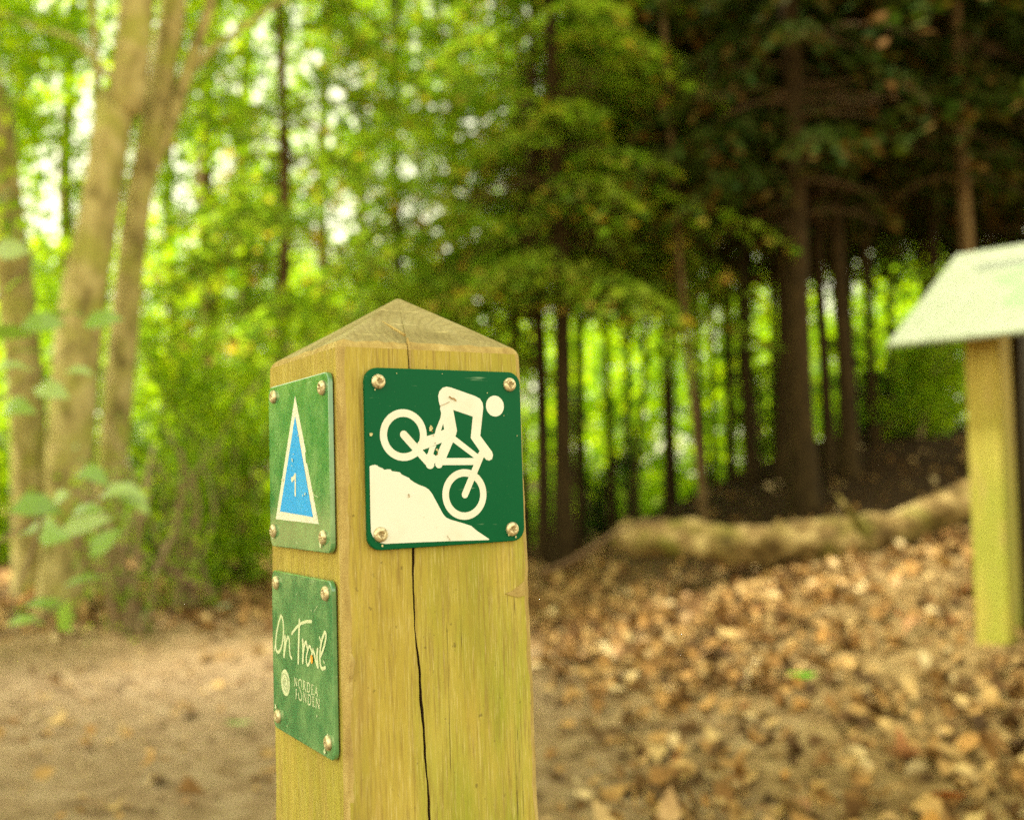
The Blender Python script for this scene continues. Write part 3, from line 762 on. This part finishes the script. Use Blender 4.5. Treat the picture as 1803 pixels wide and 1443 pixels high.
# ------------------------------------------------------------------ information board
def info_board():
    ph = math.radians(45); e = np.array([math.cos(ph), -math.sin(ph), 0]); b = np.array([math.sin(ph), math.cos(ph), 0]); z = np.array([0, 0, 1.])
    T = math.radians(32.2); sl = b * math.cos(T) + z * math.sin(T); nn = -b * math.sin(T) + z * math.cos(T)
    A = at(1560, 610, 3.5); Wd, Dp = 1.25, .79
    base = A + e * .62 + b * .33; base[2] = ground(base[0], base[1])
    t = thing('info_board', 'slanted white map board on square timber posts beside the leaf bank', 'information board', base)
    A = A - base
    q = Quads(); c = A + e * Wd / 2 + sl * Dp / 2
    bm = bmesh.new(); bmesh.ops.create_cube(bm, size=1)
    Mx = Matrix([[e[i] * Wd, sl[i] * Dp, nn[i] * .014, c[i]] for i in range(3)] + [[0, 0, 0, 1]])
    bmesh.ops.transform(bm, matrix=Mx, verts=bm.verts)
    bmesh.ops.bevel(bm, geom=list(bm.edges), offset=.003, segments=2, affect='EDGES')
    link('board_panel', from_bm('board_panel', bm), mat_print('white_board', (.27, .30, .21), (.13, .165, .085), .85), t)
    def flat(name, pts, off, mat):
        q = Quads(); q.add([A + e * x + sl * y + nn * (.007 + off) for x, y in pts], [tuple(range(len(pts)))]); return link(name, q.mesh(name), mat, t)
    rng = np.random.default_rng(2)
    blob = []
    for i in range(40):
        a = 2 * PI * i / 40; r = 1 + .16 * math.sin(3 * a + 1) + .10 * math.sin(5 * a)
        blob.append((.60 + .36 * r * math.cos(a), .40 + .20 * r * math.sin(a)))
    flat('map_print', blob, .0015, mat_print('pale_green_map', (.20, .31, .15), (.32, .42, .25), .6))
    flat('heading_print', [(.13, .575), (.34, .575), (.34, .635), (.13, .635)], .0015, mat_print('grey_print', (.16, .18, .14), (.3, .32, .25)))
    pdark = mat_plain('dark_brown_timber', (.035, .024, .010), scale=60)  # plain dark brown for the rear posts, darker than the front ones
    ptim = mat_timber('board_post_pine', True)
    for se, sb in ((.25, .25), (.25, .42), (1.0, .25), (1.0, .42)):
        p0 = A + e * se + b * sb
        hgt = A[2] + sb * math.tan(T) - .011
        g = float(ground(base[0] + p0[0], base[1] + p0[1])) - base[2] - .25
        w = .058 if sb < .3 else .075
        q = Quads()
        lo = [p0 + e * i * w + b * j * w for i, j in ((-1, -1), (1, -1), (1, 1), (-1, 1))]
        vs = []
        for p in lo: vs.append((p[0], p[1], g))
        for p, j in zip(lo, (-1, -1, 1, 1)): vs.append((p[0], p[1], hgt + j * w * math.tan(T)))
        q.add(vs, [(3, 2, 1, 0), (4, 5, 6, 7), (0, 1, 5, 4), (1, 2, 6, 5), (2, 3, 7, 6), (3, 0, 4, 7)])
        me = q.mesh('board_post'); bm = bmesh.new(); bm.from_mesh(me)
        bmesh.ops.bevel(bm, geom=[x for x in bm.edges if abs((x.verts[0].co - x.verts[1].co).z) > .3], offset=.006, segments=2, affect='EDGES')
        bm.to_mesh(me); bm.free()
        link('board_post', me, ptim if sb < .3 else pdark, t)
info_board()

# ------------------------------------------------------------------ trees
def ground_at(px, d, py0=900):
    p = at(px, py0, d); return np.array([p[0], p[1], float(ground(p[0], p[1]))])

def leaves_in(rng, centers, rads, n, size, tmpl='dia', tilt=.7, flat=.6, pw=2):
    """leaf positions in flattened clumps"""
    centers = np.asarray(centers, float); rads = np.asarray(rads, float)
    wts = rads ** pw; wts = wts / wts.sum()
    k = rng.choice(len(centers), n, p=wts)
    dirs = rng.normal(0, 1, (n, 3)); dirs /= np.linalg.norm(dirs, axis=1)[:, None]
    rr = rng.uniform(.25, 1, n) ** .6
    pos = centers[k] + dirs * (rr * rads[k])[:, None] * np.array([1, 1, flat])
    size = rng.uniform(size[0], size[1], n)
    R = rotmats(rng, n, tilt)
    return scatter(DIA_V, DIA_F, pos, R, size) if tmpl == 'dia' else scatter(LEAF_V, LEAF_T, pos, R, size, rng.normal(0, .3, n))

# --- broadleaf trees on the left
def broadleaf(label, pts, radii, crown_c, crown_r, nleaf, branches=(), size=(.05, .10), fol=None, group=None, seed=1, bark=None):
    rng = np.random.default_rng(seed)
    P = [at(*q) for q in pts]
    base = P[0].copy(); gz = float(ground(base[0], base[1]))
    P = [np.array([P[0][0], P[0][1], gz - .15])] + P
    radii = [radii[0] * 1.25] + list(radii)
    base[2] = gz
    t = thing('broadleaf_tree', label, 'tree', base, group=group)
    q = Quads(); n = 40
    path = spline(P, n); rad = np.interp(np.linspace(0, 1, n), np.linspace(0, 1, len(radii)), radii)
    q.tube(path - base, rad, 16, rough=.07, rng=rng)
    link('trunk', q.mesh('trunk'), bark or BARK_L, t, True)
    for bp, br in branches:
        q = Quads(); pp = spline([at(*z) for z in bp], 18)
        q.tube(pp - base, np.linspace(br[0], br[1], 18), 9, rough=.08, rng=rng)
        link('limb', q.mesh('limb'), bark or BARK_L, t, True)
    v, f = leaves_in(rng, np.array(crown_c) - base, crown_r, nleaf, size)
    link('crown', mesh_np('crown', v, f), fol or FOL_LIME, t)
    return t

def rnd_clumps(rng, n, px, py, d, r, high=26):
    c = [at(rng.uniform(*px), rng.uniform(*py), rng.uniform(*d)) for _ in range(n)]; rr = list(rng.uniform(r[0], r[1], n))
    m = at((px[0] + px[1]) / 2, 0, (d[0] + d[1]) / 2)
    for _ in range(high):      # the part of the crown above the picture
        c.append(np.array([m[0], m[1], 6.6]) + rng.normal(0, 1, 3) * np.array([1.2, 1.0, 1.5])); rr.append(rng.uniform(.4, .7))
    return c, np.array(rr)

rg = np.random.default_rng(31)
c, r = rnd_clumps(rg, 34, (-250, 420), (-420, 330), (5.9, 7.8), (.22, .42))
broadleaf('thickest pale-barked tree at the left with a forked trunk', [(112, 1090, 5.5), (116, 940, 5.5), (128, 720, 5.5), (146, 540, 5.5), (176, 360, 5.5), (205, 190, 5.5), (238, 40, 5.5), (320, -1300, 5.6)],
          [.150, .118, .120, .120, .104, .098, .090, .06], c, r, 15000, [([(165, 360, 5.5), (172, 230, 5.6), (168, 100, 5.8), (150, -200, 6.2)], (.035, .014)), ([(205, 150, 5.5), (130, 70, 5.7), (40, 40, 6.0), (-120, -40, 6.2)], (.020, .008))], seed=2)
c, r = rnd_clumps(rg, 30, (100, 560), (-400, 220), (6.3, 8.2), (.18, .40))
LEFT2 = broadleaf('slimmer pale-barked tree just right of the thickest one, with a side branch', [(186, 1040, 5.9), (194, 860, 5.9), (216, 620, 5.9), (240, 380, 5.9), (268, 230, 5.9), (295, 80, 5.9), (312, -100, 5.9), (380, -1200, 6.0)],
          [.105, .088, .080, .074, .078, .076, .07, .05], c, r, 13000, [([(250, 330, 5.9), (295, 230, 5.9), (335, 110, 5.9), (372, 0, 5.9), (410, -160, 6.0)], (.055, .02)), ([(318, 150, 5.9), (370, 90, 6.0), (440, 40, 6.1), (520, -20, 6.2)], (.026, .010))], seed=3)
c, r = rnd_clumps(rg, 26, (-500, 120), (-400, 460), (4.8, 7.5), (.2, .42))
broadleaf('pale leaning tree trunk at the left edge of the picture', [(52, 1045, 6.1), (52, 900, 6.1), (46, 700, 6.1), (30, 520, 6.1), (10, 360, 6.1), (-6, 200, 6.1), (-30, 0, 6.1), (-80, -1200, 6.2)],
          [.105, .10, .10, .10, .098, .09, .08, .05], c, r, 13000, seed=4)

# unseen trees added to shade the trail; they mirror in the side plates
def copy_tree(o, loc, rz, label, sc=1.0):
    r = o.copy(); COL.objects.link(r); r.location = loc; r.rotation_euler = (0, 0, rz); r.scale = (sc, sc, sc); r['label'] = label; r['group'] = 'unseen shade trees along the trail'
    for ch in list(o.children):
        c = ch.copy(); COL.objects.link(c); c.parent = r
for i_, (x_, y_, rz_, sc_) in enumerate([(-6.2, 2.7, 3.6, 1.45), (-6.2, .2, 5.0, 1.5), (-6.4, -2.4, 1.1, 1.4), (-8.8, 1.4, 4.1, 1.6), (-8.8, 4.6, 2.7, 1.6), (-6.4, 4.1, 1.7, 1.0), (-8.4, -1.4, .2, 1.6)]):
    copy_tree(LEFT2, (x_, y_, float(ground(x_, y_))), rz_, 'unseen broadleaf tree added left of the camera to shade the trail', sc_)

# --- shrub layer
def shrub(label, px, d, hgt, spread, nleaf, fol, seed, size=(.04, .09), nst=6, lean=0.0, low=.15, name='understory_shrub', cat='shrub'):
    rng = np.random.default_rng(seed)
    b = ground_at(px, d)
    t = thing(name, label, cat, b)
    q = Quads(); cl = []; rr = []
    for i in range(nst):
        a = rng.uniform(0, 2 * PI); s = rng.uniform(.3, 1) * spread
        tip = np.array([math.cos(a) * s + lean, math.sin(a) * s * .8, hgt * rng.uniform(.6, 1)])
        mid = tip * .5 + np.array([rng.normal(0, .08), rng.normal(0, .08), hgt * .12])
        P = spline([np.array([rng.normal(0, .06), rng.normal(0, .06), -.1]), mid * .5, mid, tip], 14)
        q.tube(P, np.linspace(.020, .006, 14), 7, rng=rng)
        for s_ in np.linspace(low, 1, 7):
            p = P[min(int(s_ * 13), 13)]
            for _ in range(2):
                cl.append(p + rng.normal(0, .16, 3) * spread); rr.append(rng.uniform(.12, .30) * (.5 + spread * .5))
    link('stems', q.mesh('stems'), STEM, t, True)
    v, f = leaves_in(rng, cl, rr, nleaf, size)
    link('foliage', mesh_np('foliage', v, f), fol, t)
    return t
shrub('tall yellow-green shrub with arching stems just left of the trail post', 400, 6.4, 1.9, .75, 4200, FOL_LIME, 41, nst=7)
shrub('lower dark-stemmed shrub at the foot of the slim pale tree', 290, 6.9, 1.5, .7, 3000, FOL_MID, 42, low=.3)
shrub('bright lime bush at the left edge behind the leaning trunk', -20, 8.2, 2.0, 1.1, 5200, FOL_LIME, 43)
shrub('lime bush seen between the left trunks and the trail post', 330, 9.6, 2.6, 1.2, 6000, FOL_LIME, 44)
shrub('yellow-green bush right behind the top of the trail post', 640, 9.8, 2.4, 1.2, 6000, FOL_LIME, 45)
shrub('small lime bush at the right beside the brown trunk above the board', 1620, 9.2, 1.5, .8, 3600, FOL_LIME, 46, lean=.2)

shrub('twiggy half-bare shrub at the foot of the two pale left trunks', 235, 5.0, .95, .42, 420, FOL_MID, 47, nst=9, size=(.03, .06))
shrub('bare-stemmed little shrub between the pale left trunks and the trail post', 330, 5.5, 1.0, .45, 600, FOL_MID, 48, nst=8, size=(.03, .07))

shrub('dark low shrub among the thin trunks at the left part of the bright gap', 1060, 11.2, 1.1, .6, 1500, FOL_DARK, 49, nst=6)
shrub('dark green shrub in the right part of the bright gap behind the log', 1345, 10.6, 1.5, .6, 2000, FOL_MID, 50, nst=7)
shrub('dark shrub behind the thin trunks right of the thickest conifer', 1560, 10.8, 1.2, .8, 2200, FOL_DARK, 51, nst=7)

# --- broad-leaved sapling close to the camera at the left
def sapling():
    rng = np.random.default_rng(77)
    b = np.array([-1.32, 2.25, 0.0]); b[2] = float(ground(b[0], b[1]))
    t = thing('sapling', 'sapling with large glossy green leaves reaching in from the left edge', 'sapling', b)
    q = Quads()
    tips = []
    branches = [[(-190, 1200, 2.3), (-60, 1000, 2.3), (60, 915, 2.3), (185, 830, 2.35)],
                [(-200, 1250, 2.25), (-60, 1150, 2.2), (50, 1100, 2.2), (165, 1020, 2.2)],
                [(-200, 1000, 2.4), (-90, 760, 2.4), (20, 690, 2.4), (150, 590, 2.45)],
                [(-200, 900, 2.4), (-100, 600, 2.4), (0, 520, 2.4), (70, 430, 2.4)],
                [(75, 907, 2.3), (60, 960, 2.3), (30, 1040, 2.28), (20, 1090, 2.27)]]
    stem = spline([b - np.array([0, 0, .1]), at(-215, 1250, 2.3), at(-205, 1000, 2.35), at(-200, 700, 2.4), at(-180, 300, 2.4), at(-140, -50, 2.4)], 20)
    q.tube(stem - b, np.linspace(.014, .006, 20), 8)
    for br in branches:
        P = spline([at(*z) for z in br], 14); q.tube(P - b, np.linspace(.006, .002, 14), 6)
    link('stem', q.mesh('stem'), STEM, t, True)
    spots = [(70, 935, 95), (150, 905, 80), (105, 880, 60), (215, 870, 85), (160, 840, 70), (235, 885, 70), (150, 925, 100), (95, 945, 60), (65, 895, 90),
             (75, 1075, 130), (150, 1022, 80), (120, 1078, 90), (45, 1095, 60), (185, 955, 70),
             (25, 590, 100), (75, 570, 80), (120, 555, 70), (180, 565, 70), (60, 620, 80), (20, 650, 70), (90, 690, 70), (140, 655, 50), (30, 720, 70),
             (20, 440, 60), (55, 425, 50), (30, 500, 60)]
    pos = np.array([at(x, y, 2.3 + rng.uniform(-.1, .15)) for x, y, s in spots]) - b
    size = np.array([s for _, _, s in spots]) / F * 2.3 * 1.0
    yaw = rng.uniform(-1.9, -.9, len(pos)); cr, sr = math.cos(.55), math.sin(.55)
    R = np.array([[1, 0, 0], [0, cr, -sr], [0, sr, cr]]) @ rotmats(rng, len(pos), .4, yaw)
    v, f = scatter(LEAF_V * np.array([1.1, 1, 1]), LEAF_T, pos - np.einsum('nij,j->ni', R, np.array([0, .5, 0])) * size[:, None], R, size, rng.normal(-.15, .15, len(pos)))
    link('leaves', mesh_np('leaves', v, f), FOL_SAP, t, True)
sapling()

# --- conifers
def bough(rng, Lb, droop, dens=1.0, orange=.12):
    """one drooping conifer bough along +x: returns quads and tint"""
    pos = []; dirv = []; sz = []; tint = []
    nst = int(Lb / .055)
    for i in range(nst):
        s = (i + .5) / nst
        if s < .18: continue
        ax = np.array([Lb * s, 0, .16 * Lb * s - droop * Lb * s * s])
        for sd in (-1, 1):
            tl = Lb * .42 * (1 - s) ** .8 * rng.uniform(.55, 1.1) + .05
            ang = math.radians(rng.uniform(42, 66)) * sd
            dr = np.array([math.cos(ang), math.sin(ang), -.25 - rng.uniform(0, .25)])
            m = max(2, int(tl / .04 * dens))
            for j in range(m):
                u = (j + rng.uniform(.2, .8)) / m
                p = ax + dr * tl * u + np.array([0, 0, -.35 * tl * u * u])
                pos.append(p); a2 = ang + rng.normal(0, .5); dd = np.array([math.cos(a2), math.sin(a2), -.35 + rng.normal(0, .25)])
                dirv.append(dd / np.linalg.norm(dd)); sz.append(rng.uniform(.05, .11)); 
                tint.append(rng.uniform(.5, 1.0) if (u > .7 and rng.uniform() < orange) else rng.uniform(0, .25))
    return np.array(pos), np.array(dirv), np.array(sz), np.array(tint)

def conifer_crown(seed, z0, z1, R0, nb, droop, orange=.12, bias=None):
    rng = np.random.default_rng(seed)
    V = []; T = []
    lib = [bough(rng, 1.0, droop * rng.uniform(.7, 1.2), orange=orange) for _ in range(5)]
    for i in range(nb):
        t = (i + rng.uniform(0, 1)) / nb
        z = z0 + (z1 - z0) * t
        Lb = R0 * (1 - .72 * t) * rng.uniform(.65, 1.1)
        yaw = rng.uniform(0, 2 * PI) if bias is None or rng.uniform() < .3 else rng.normal(bias, .9)
        p, d, s, ti = lib[rng.integers(5)]
        c, sn = math.cos(yaw), math.sin(yaw); Rz = np.array([[c, -sn, 0], [sn, c, 0], [0, 0, 1]])
        p = (p * Lb) @ Rz.T + np.array([0, 0, z]); d = d @ Rz.T
        up = np.array([0, 0, 1]) + rng.normal(0, .45, d.shape)
        sd = np.cross(d, up); sd /= np.linalg.norm(sd, axis=1)[:, None] + 1e-9
        ln = (s * (.6 + .4 * Lb))[:, None]; w = ln * .33
        V.append(np.stack([p, p + d * ln * .45 + sd * w, p + d * ln, p + d * ln * .45 - sd * w], 1).reshape(-1, 3)); T.append(np.repeat(ti, 4))
    V = np.concatenate(V); T = np.concatenate(T)
    Fc = np.arange(len(V)).reshape(-1, 4)
    return mesh_np('crown', V, Fc, T)

def branch_wood(seed, z0, z1, R0, nb, droop=.4, thick=.012):
    """bare limbs and dead twigs around a conifer trunk"""
    rng = np.random.default_rng(seed); q = Quads()
    for i in range(nb):
        z = rng.uniform(z0, z1); a = rng.uniform(0, 2 * PI); Lb = R0 * rng.uniform(.35, 1)
        d = np.array([math.cos(a), math.sin(a), 0]); s = np.array([-d[1], d[0], 0])
        P = [np.array([0, 0, z]) + d * Lb * t + np.array([0, 0, (.18 * t - droop * t * t) * Lb]) + s * rng.normal(0, .03) for t in (0, .3, .65, 1)]
        P = spline(P, 7)
        q.tube(P, np.linspace(thick, .003, 7), 5, cap=False, rng=rng)
        for j in range(5):
            k = rng.integers(2, 7); pp = P[k]; dd = d * rng.uniform(.2, 1) + s * rng.choice([-1, 1]) * rng.uniform(.4, 1) + np.array([0, 0, rng.normal(-.2, .3)])
            l2 = Lb * rng.uniform(.12, .35)
            q.tube([pp, pp + dd * l2 * .5 + rng.normal(0, .01, 3), pp + dd * l2 + np.array([0, 0, -.03])], [.004, .003, .0015], 4, cap=False, rng=rng)
    return q.mesh('dead_branches')

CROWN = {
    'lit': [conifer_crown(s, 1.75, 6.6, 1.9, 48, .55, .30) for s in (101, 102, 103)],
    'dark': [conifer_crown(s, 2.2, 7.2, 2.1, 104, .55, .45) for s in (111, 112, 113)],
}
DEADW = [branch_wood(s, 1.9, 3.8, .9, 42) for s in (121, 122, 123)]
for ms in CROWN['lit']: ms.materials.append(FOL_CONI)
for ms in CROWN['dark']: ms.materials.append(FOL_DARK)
for ms in DEADW: ms.materials.append(TWIG)

def conifer(label, px, d, wpx, kind, top_px=None, bark=None, zc=0.0, seed=0, group=None, sapl=False, sc=1.0, crown=True, xy=1.0):
    rng = np.random.default_rng(500 + seed)
    b = ground_at(px, d); r = wpx / F * d / 2
    t = thing('conifer_tree', label, 'tree', b, group=group)
    htop = 7.4 if not sapl else 4.2
    dx = ((top_px if top_px is not None else px) - px) / F * d      # drift over the visible height
    dz = 900 / F * d
    n = 26; zz = np.linspace(-.2, htop, n)
    ph = rng.uniform(0, 6, 3)
    P = np.stack([dx * zz / dz + .02 * np.sin(zz * 1.3 + ph[0]) + (.03 * np.sin(zz * 3 + ph[2]) if sapl else 0), .03 * np.sin(zz * 1.1 + ph[1]), zz], 1)
    q = Quads(); rad = r * (1.12 - .10 * np.clip(zz, 0, 1) - .085 * np.clip(zz, 0, 8)) + r * .35 * np.exp(-np.clip(zz + .1, 0, 9) * 5)
    q.tube(P, rad, 12, rough=.06, rng=rng)
    link('trunk', q.mesh('trunk'), bark or BARK_C, t, True)
    if crown:
        for nm, ms in (('crown', CROWN[kind][seed % 3]), ('dead_branches', DEADW[(seed + 1) % 3])):
            o = bpy.data.objects.new(nm, ms); COL.objects.link(o); o.parent = t
            o.rotation_euler = (0, 0, rng.uniform(0, 6.28)); o.scale = (sc * xy, sc * xy, sc) if nm == 'crown' else (sc, sc, 1); o.location = (0, 0, zc if nm == 'crown' else zc * .75 - .1)
    return t

G = 'conifers of the dark stand'
CON = [  # label, px, depth, width px, kind, top px, bark, crown lift
    ('slender conifer trunk just left of the trail post top', 508, 7.6, 25, 'lit', 488, BARK_B, 0.0),
    ('conifer trunk standing directly above the tip of the trail post', 708, 9.2, 21, 'lit', 700, BARK_C, 0.0),
    ('thin conifer trunk just right of the one above the post tip', 745, 11, 15, 'lit', 740, BARK_C, .2),
    ('thin conifer trunk touching the right edge of the trail post', 918, 9.6, 17, 'lit', 912, BARK_C, .2),
    ('dark conifer trunk a hand to the right of the trail post', 955, 8.4, 26, 'lit', 948, BARK_C, .25),
    ('stout dark conifer trunk, second of the close pair right of the post', 995, 7.9, 36, 'lit', 985, BARK_C, .1),
    ('thin straight conifer trunk against lime leaves, left of the crooked sapling', 1076, 10.5, 15, 'lit', 1070, BARK_C, .4),
    ('brown thin leaning conifer trunk in front of the bright gap', 1238, 7.8, 15, 'dark', 1185, BARK_B, .0),
    ('very thin conifer trunk right beside the leaning brown one', 1262, 10.8, 10, 'dark', 1250, BARK_C, .4),
    ('conifer trunk at the right side of the bright gap', 1322, 9.4, 22, 'dark', 1318, BARK_C, .2),
    ('thickest conifer trunk of the stand, behind the middle of the log', 1420, 7.4, 47, 'dark', 1412, BARK_C, .2),
    ('narrow dark conifer trunk at the left shoulder of the thickest one', 1383, 8.8, 24, 'dark', 1385, BARK_C, .2),
    ('dark conifer trunk to the right of the thickest one', 1494, 8.2, 30, 'dark', 1490, BARK_C, .2),
    ('thin conifer trunk behind the lower left corner of the map board', 1662, 10.0, 18, 'dark', 1660, BARK_C, .3),
    ('very thin conifer trunk between the post and the close dark pair', 936, 9.0, 10, 'lit', 930, BARK_C, .3),
    ('thin conifer trunk close to the right of the stout dark pair', 1024, 9.4, 14, 'lit', 1018, BARK_C, .3),
    ('thin conifer trunk left of the leaning brown one, crossing the bright gap', 1172, 10.2, 12, 'dark', 1170, BARK_C, .5),
    ('thin conifer trunk in the right half of the bright gap', 1292, 9.9, 12, 'dark', 1290, BARK_C, .4),
    ('narrow conifer trunk close behind the right side of the thickest one', 1458, 8.8, 22, 'dark', 1456, BARK_C, .2),
    ('thin conifer trunk left of the lime bush at the board', 1542, 9.2, 16, 'dark', 1538, BARK_C, .2),
    ('light brown conifer trunk rising above the map board', 1726, 7.9, 30, 'dark', 1716, BARK_B, .4),
]
for i, (lb, px, d, w, kd, tp, bk, zc) in enumerate(CON):
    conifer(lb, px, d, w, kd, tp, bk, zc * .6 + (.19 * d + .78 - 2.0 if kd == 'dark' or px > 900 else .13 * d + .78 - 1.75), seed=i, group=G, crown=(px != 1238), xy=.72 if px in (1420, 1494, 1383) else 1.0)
conifer('crooked thin conifer sapling standing in the bright gap', 1128, 8.8, 10, 'dark', 1140, BARK_C, 0, seed=31, sapl=True, crown=False)
BACK = [(1030, 12.8), (1110, 14.5), (1190, 12.2), (1290, 13.6), (1370, 11.6), (1460, 12.6), (1540, 10.4), (1580, 13.5), (1640, 12.4), (1760, 11.4), (1850, 9.6), (1950, 11.5), (2050, 9.0), (1240, 15.2), (1330, 15.0), (1420, 14.6), (1510, 15.0), (1690, 14.2), (1800, 13.4), (1900, 13.8)]
for i, (px, d) in enumerate(BACK):
    conifer('dark conifer far back in the stand, hidden among the nearer trunks', px, d, 14, 'dark', px - 6, BARK_C, .20 * d + .78 - 2.2 + .1 * (i % 3), seed=60 + i, group='conifers at the back of the stand', sc=1.08)

# --- broadleaf trees further back on the left
FARB = [(365, 10.2), (120, 11.5), (300, 13.5), (430, 11.8), (570, 14.0), (640, 15.5), (800, 15.0), (30, 13)]
LB = ['background broadleaf tree filling the gap between the slim pale trunk and the slender conifer', 'background broadleaf tree behind the thickest left trunk', 'background broadleaf tree seen right of the slim pale trunk', 'background broadleaf tree above the yellow-green shrub',
      'background broadleaf tree behind the slender conifer left of the post', 'background broadleaf tree between the two conifers above the post', 'background broadleaf tree above the right shoulder of the post', 'background broadleaf tree at the far left edge']
for i, (px, d) in enumerate(FARB):
    rr = np.random.default_rng(800 + i)
    k = d / F
    cc = [at(px + rr.normal(0, 150) * 9 / d * 1.2, rr.uniform(-260, 640), d + rr.uniform(-1.0, 1.0)) for _ in range(46)]
    broadleaf(LB[i], [(px, 880, d), (px + 5, 600, d), (px - 5, 300, d), (px + 10, 0, d), (px + 10, -280, d)], [.09, .085, .075, .06, .03], cc, rr.uniform(.22, .55, 46), 6400, size=(.06, .12), fol=(FOL_LIME, FOL_MID)[i % 2], seed=900 + i, bark=BARK_B)

# --- far wood beyond the stand
def far_wood():
    rng = np.random.default_rng(55)
    C = []; Rr = []
    for i_ in range(2000):
        a = rng.uniform(-1.25, .62); d = 16 + 12 * rng.uniform(0, 1) ** 1.2
        x, y = d * math.sin(a), d * math.cos(a)
        if y < 15.6 and a > -.75: continue
        t = (d - 16) / 12
        top = .7 + 7.0 * t ** .8 + .5 * math.sin(a * 21) + .5 * math.sin(a * 47 + d)       # low growth at the edge, trees behind
        r = rng.uniform(.35, .6) + .6 * t
        if i_ % 2: top = top * rng.uniform(.05, 1)
        C.append((x, y, max(.1, top - rng.uniform(0, 1) ** 1.4 * (1.4 + 2 * t)) + float(ground(x, y)))); Rr.append(r)
    v, f = leaves_in(rng, C, Rr, 250000, (.11, .24), flat=.8, pw=1.2)
    o = link('far_woodland', mesh_np('far_woodland', v, f), FOL_LIME)
    props(o, 'sunlit lime-green woodland beyond the dark stand', 'woodland', kind='stuff')
far_wood()

# ------------------------------------------------------------------ light
w = bpy.data.worlds.new('World'); S.world = w; w.use_nodes = True
nt = w.node_tree; nt.nodes.clear()
sky = nt.nodes.new('ShaderNodeTexSky'); sky.sky_type = 'NISHITA'; sky.sun_disc = False
SUN_EL, SUN_AZ = math.radians(52), math.radians(266)
sky.sun_elevation = SUN_EL; sky.sun_rotation = SUN_AZ
hs = nt.nodes.new('ShaderNodeHueSaturation'); hs.inputs['Saturation'].default_value = .25     # thin overcast
mx = nt.nodes.new('ShaderNodeMix'); mx.data_type = 'RGBA'; mx.blend_type = 'MULTIPLY'; mx.inputs[0].default_value = 1
mx.inputs[7].default_value = (1.0, .93, .58, 1)
bg = nt.nodes.new('ShaderNodeBackground'); bg.inputs['Strength'].default_value = .12
ow = nt.nodes.new('ShaderNodeOutputWorld')
nt.links.new(sky.outputs[0], hs.inputs['Color']); nt.links.new(hs.outputs[0], mx.inputs[6]); nt.links.new(mx.outputs[2], bg.inputs[0]); nt.links.new(bg.outputs[0], ow.inputs[0])
sl = bpy.data.lights.new('sun', 'SUN'); sl.energy = 4.0; sl.angle = math.radians(8); sl.color = (1, .93, .78)
so = bpy.data.objects.new('sun', sl); COL.objects.link(so)
dirv = Vector((math.sin(SUN_AZ) * math.cos(SUN_EL), math.cos(SUN_AZ) * math.cos(SUN_EL), math.sin(SUN_EL)))
so.rotation_euler = dirv.to_track_quat('Z', 'Y').to_euler(); so.location = (-5, -2, 12)

# ------------------------------------------------------------------ camera
cam = bpy.data.cameras.new('camera'); co = bpy.data.objects.new('camera', cam); COL.objects.link(co)
cam.sensor_width = 23.5; cam.lens = 23.5 * F / 1803
co.matrix_world = Matrix([[RIGHT[i], UP[i], -FWD[i], EYE[i]] for i in range(3)] + [[0, 0, 0, 1]])
cam.clip_start = .05; cam.clip_end = 1000
cam.dof.use_dof = True; cam.dof.focus_distance = .585; cam.dof.aperture_fstop = 3.0
S.camera = co

S.view_settings.view_transform = 'Standard'; S.view_settings.look = 'None'
S.view_settings.exposure = 2.55; S.view_settings.gamma = 1
S.render.engine = 'CYCLES'
S.cycles.sample_clamp_indirect = 4.0; S.cycles.use_adaptive_sampling = False
S.cycles.max_bounces = 6; S.cycles.diffuse_bounces = 4; S.cycles.glossy_bounces = 2; S.cycles.transmission_bounces = 4; S.cycles.transparent_max_bounces = 4
S.cycles.use_denoising = False
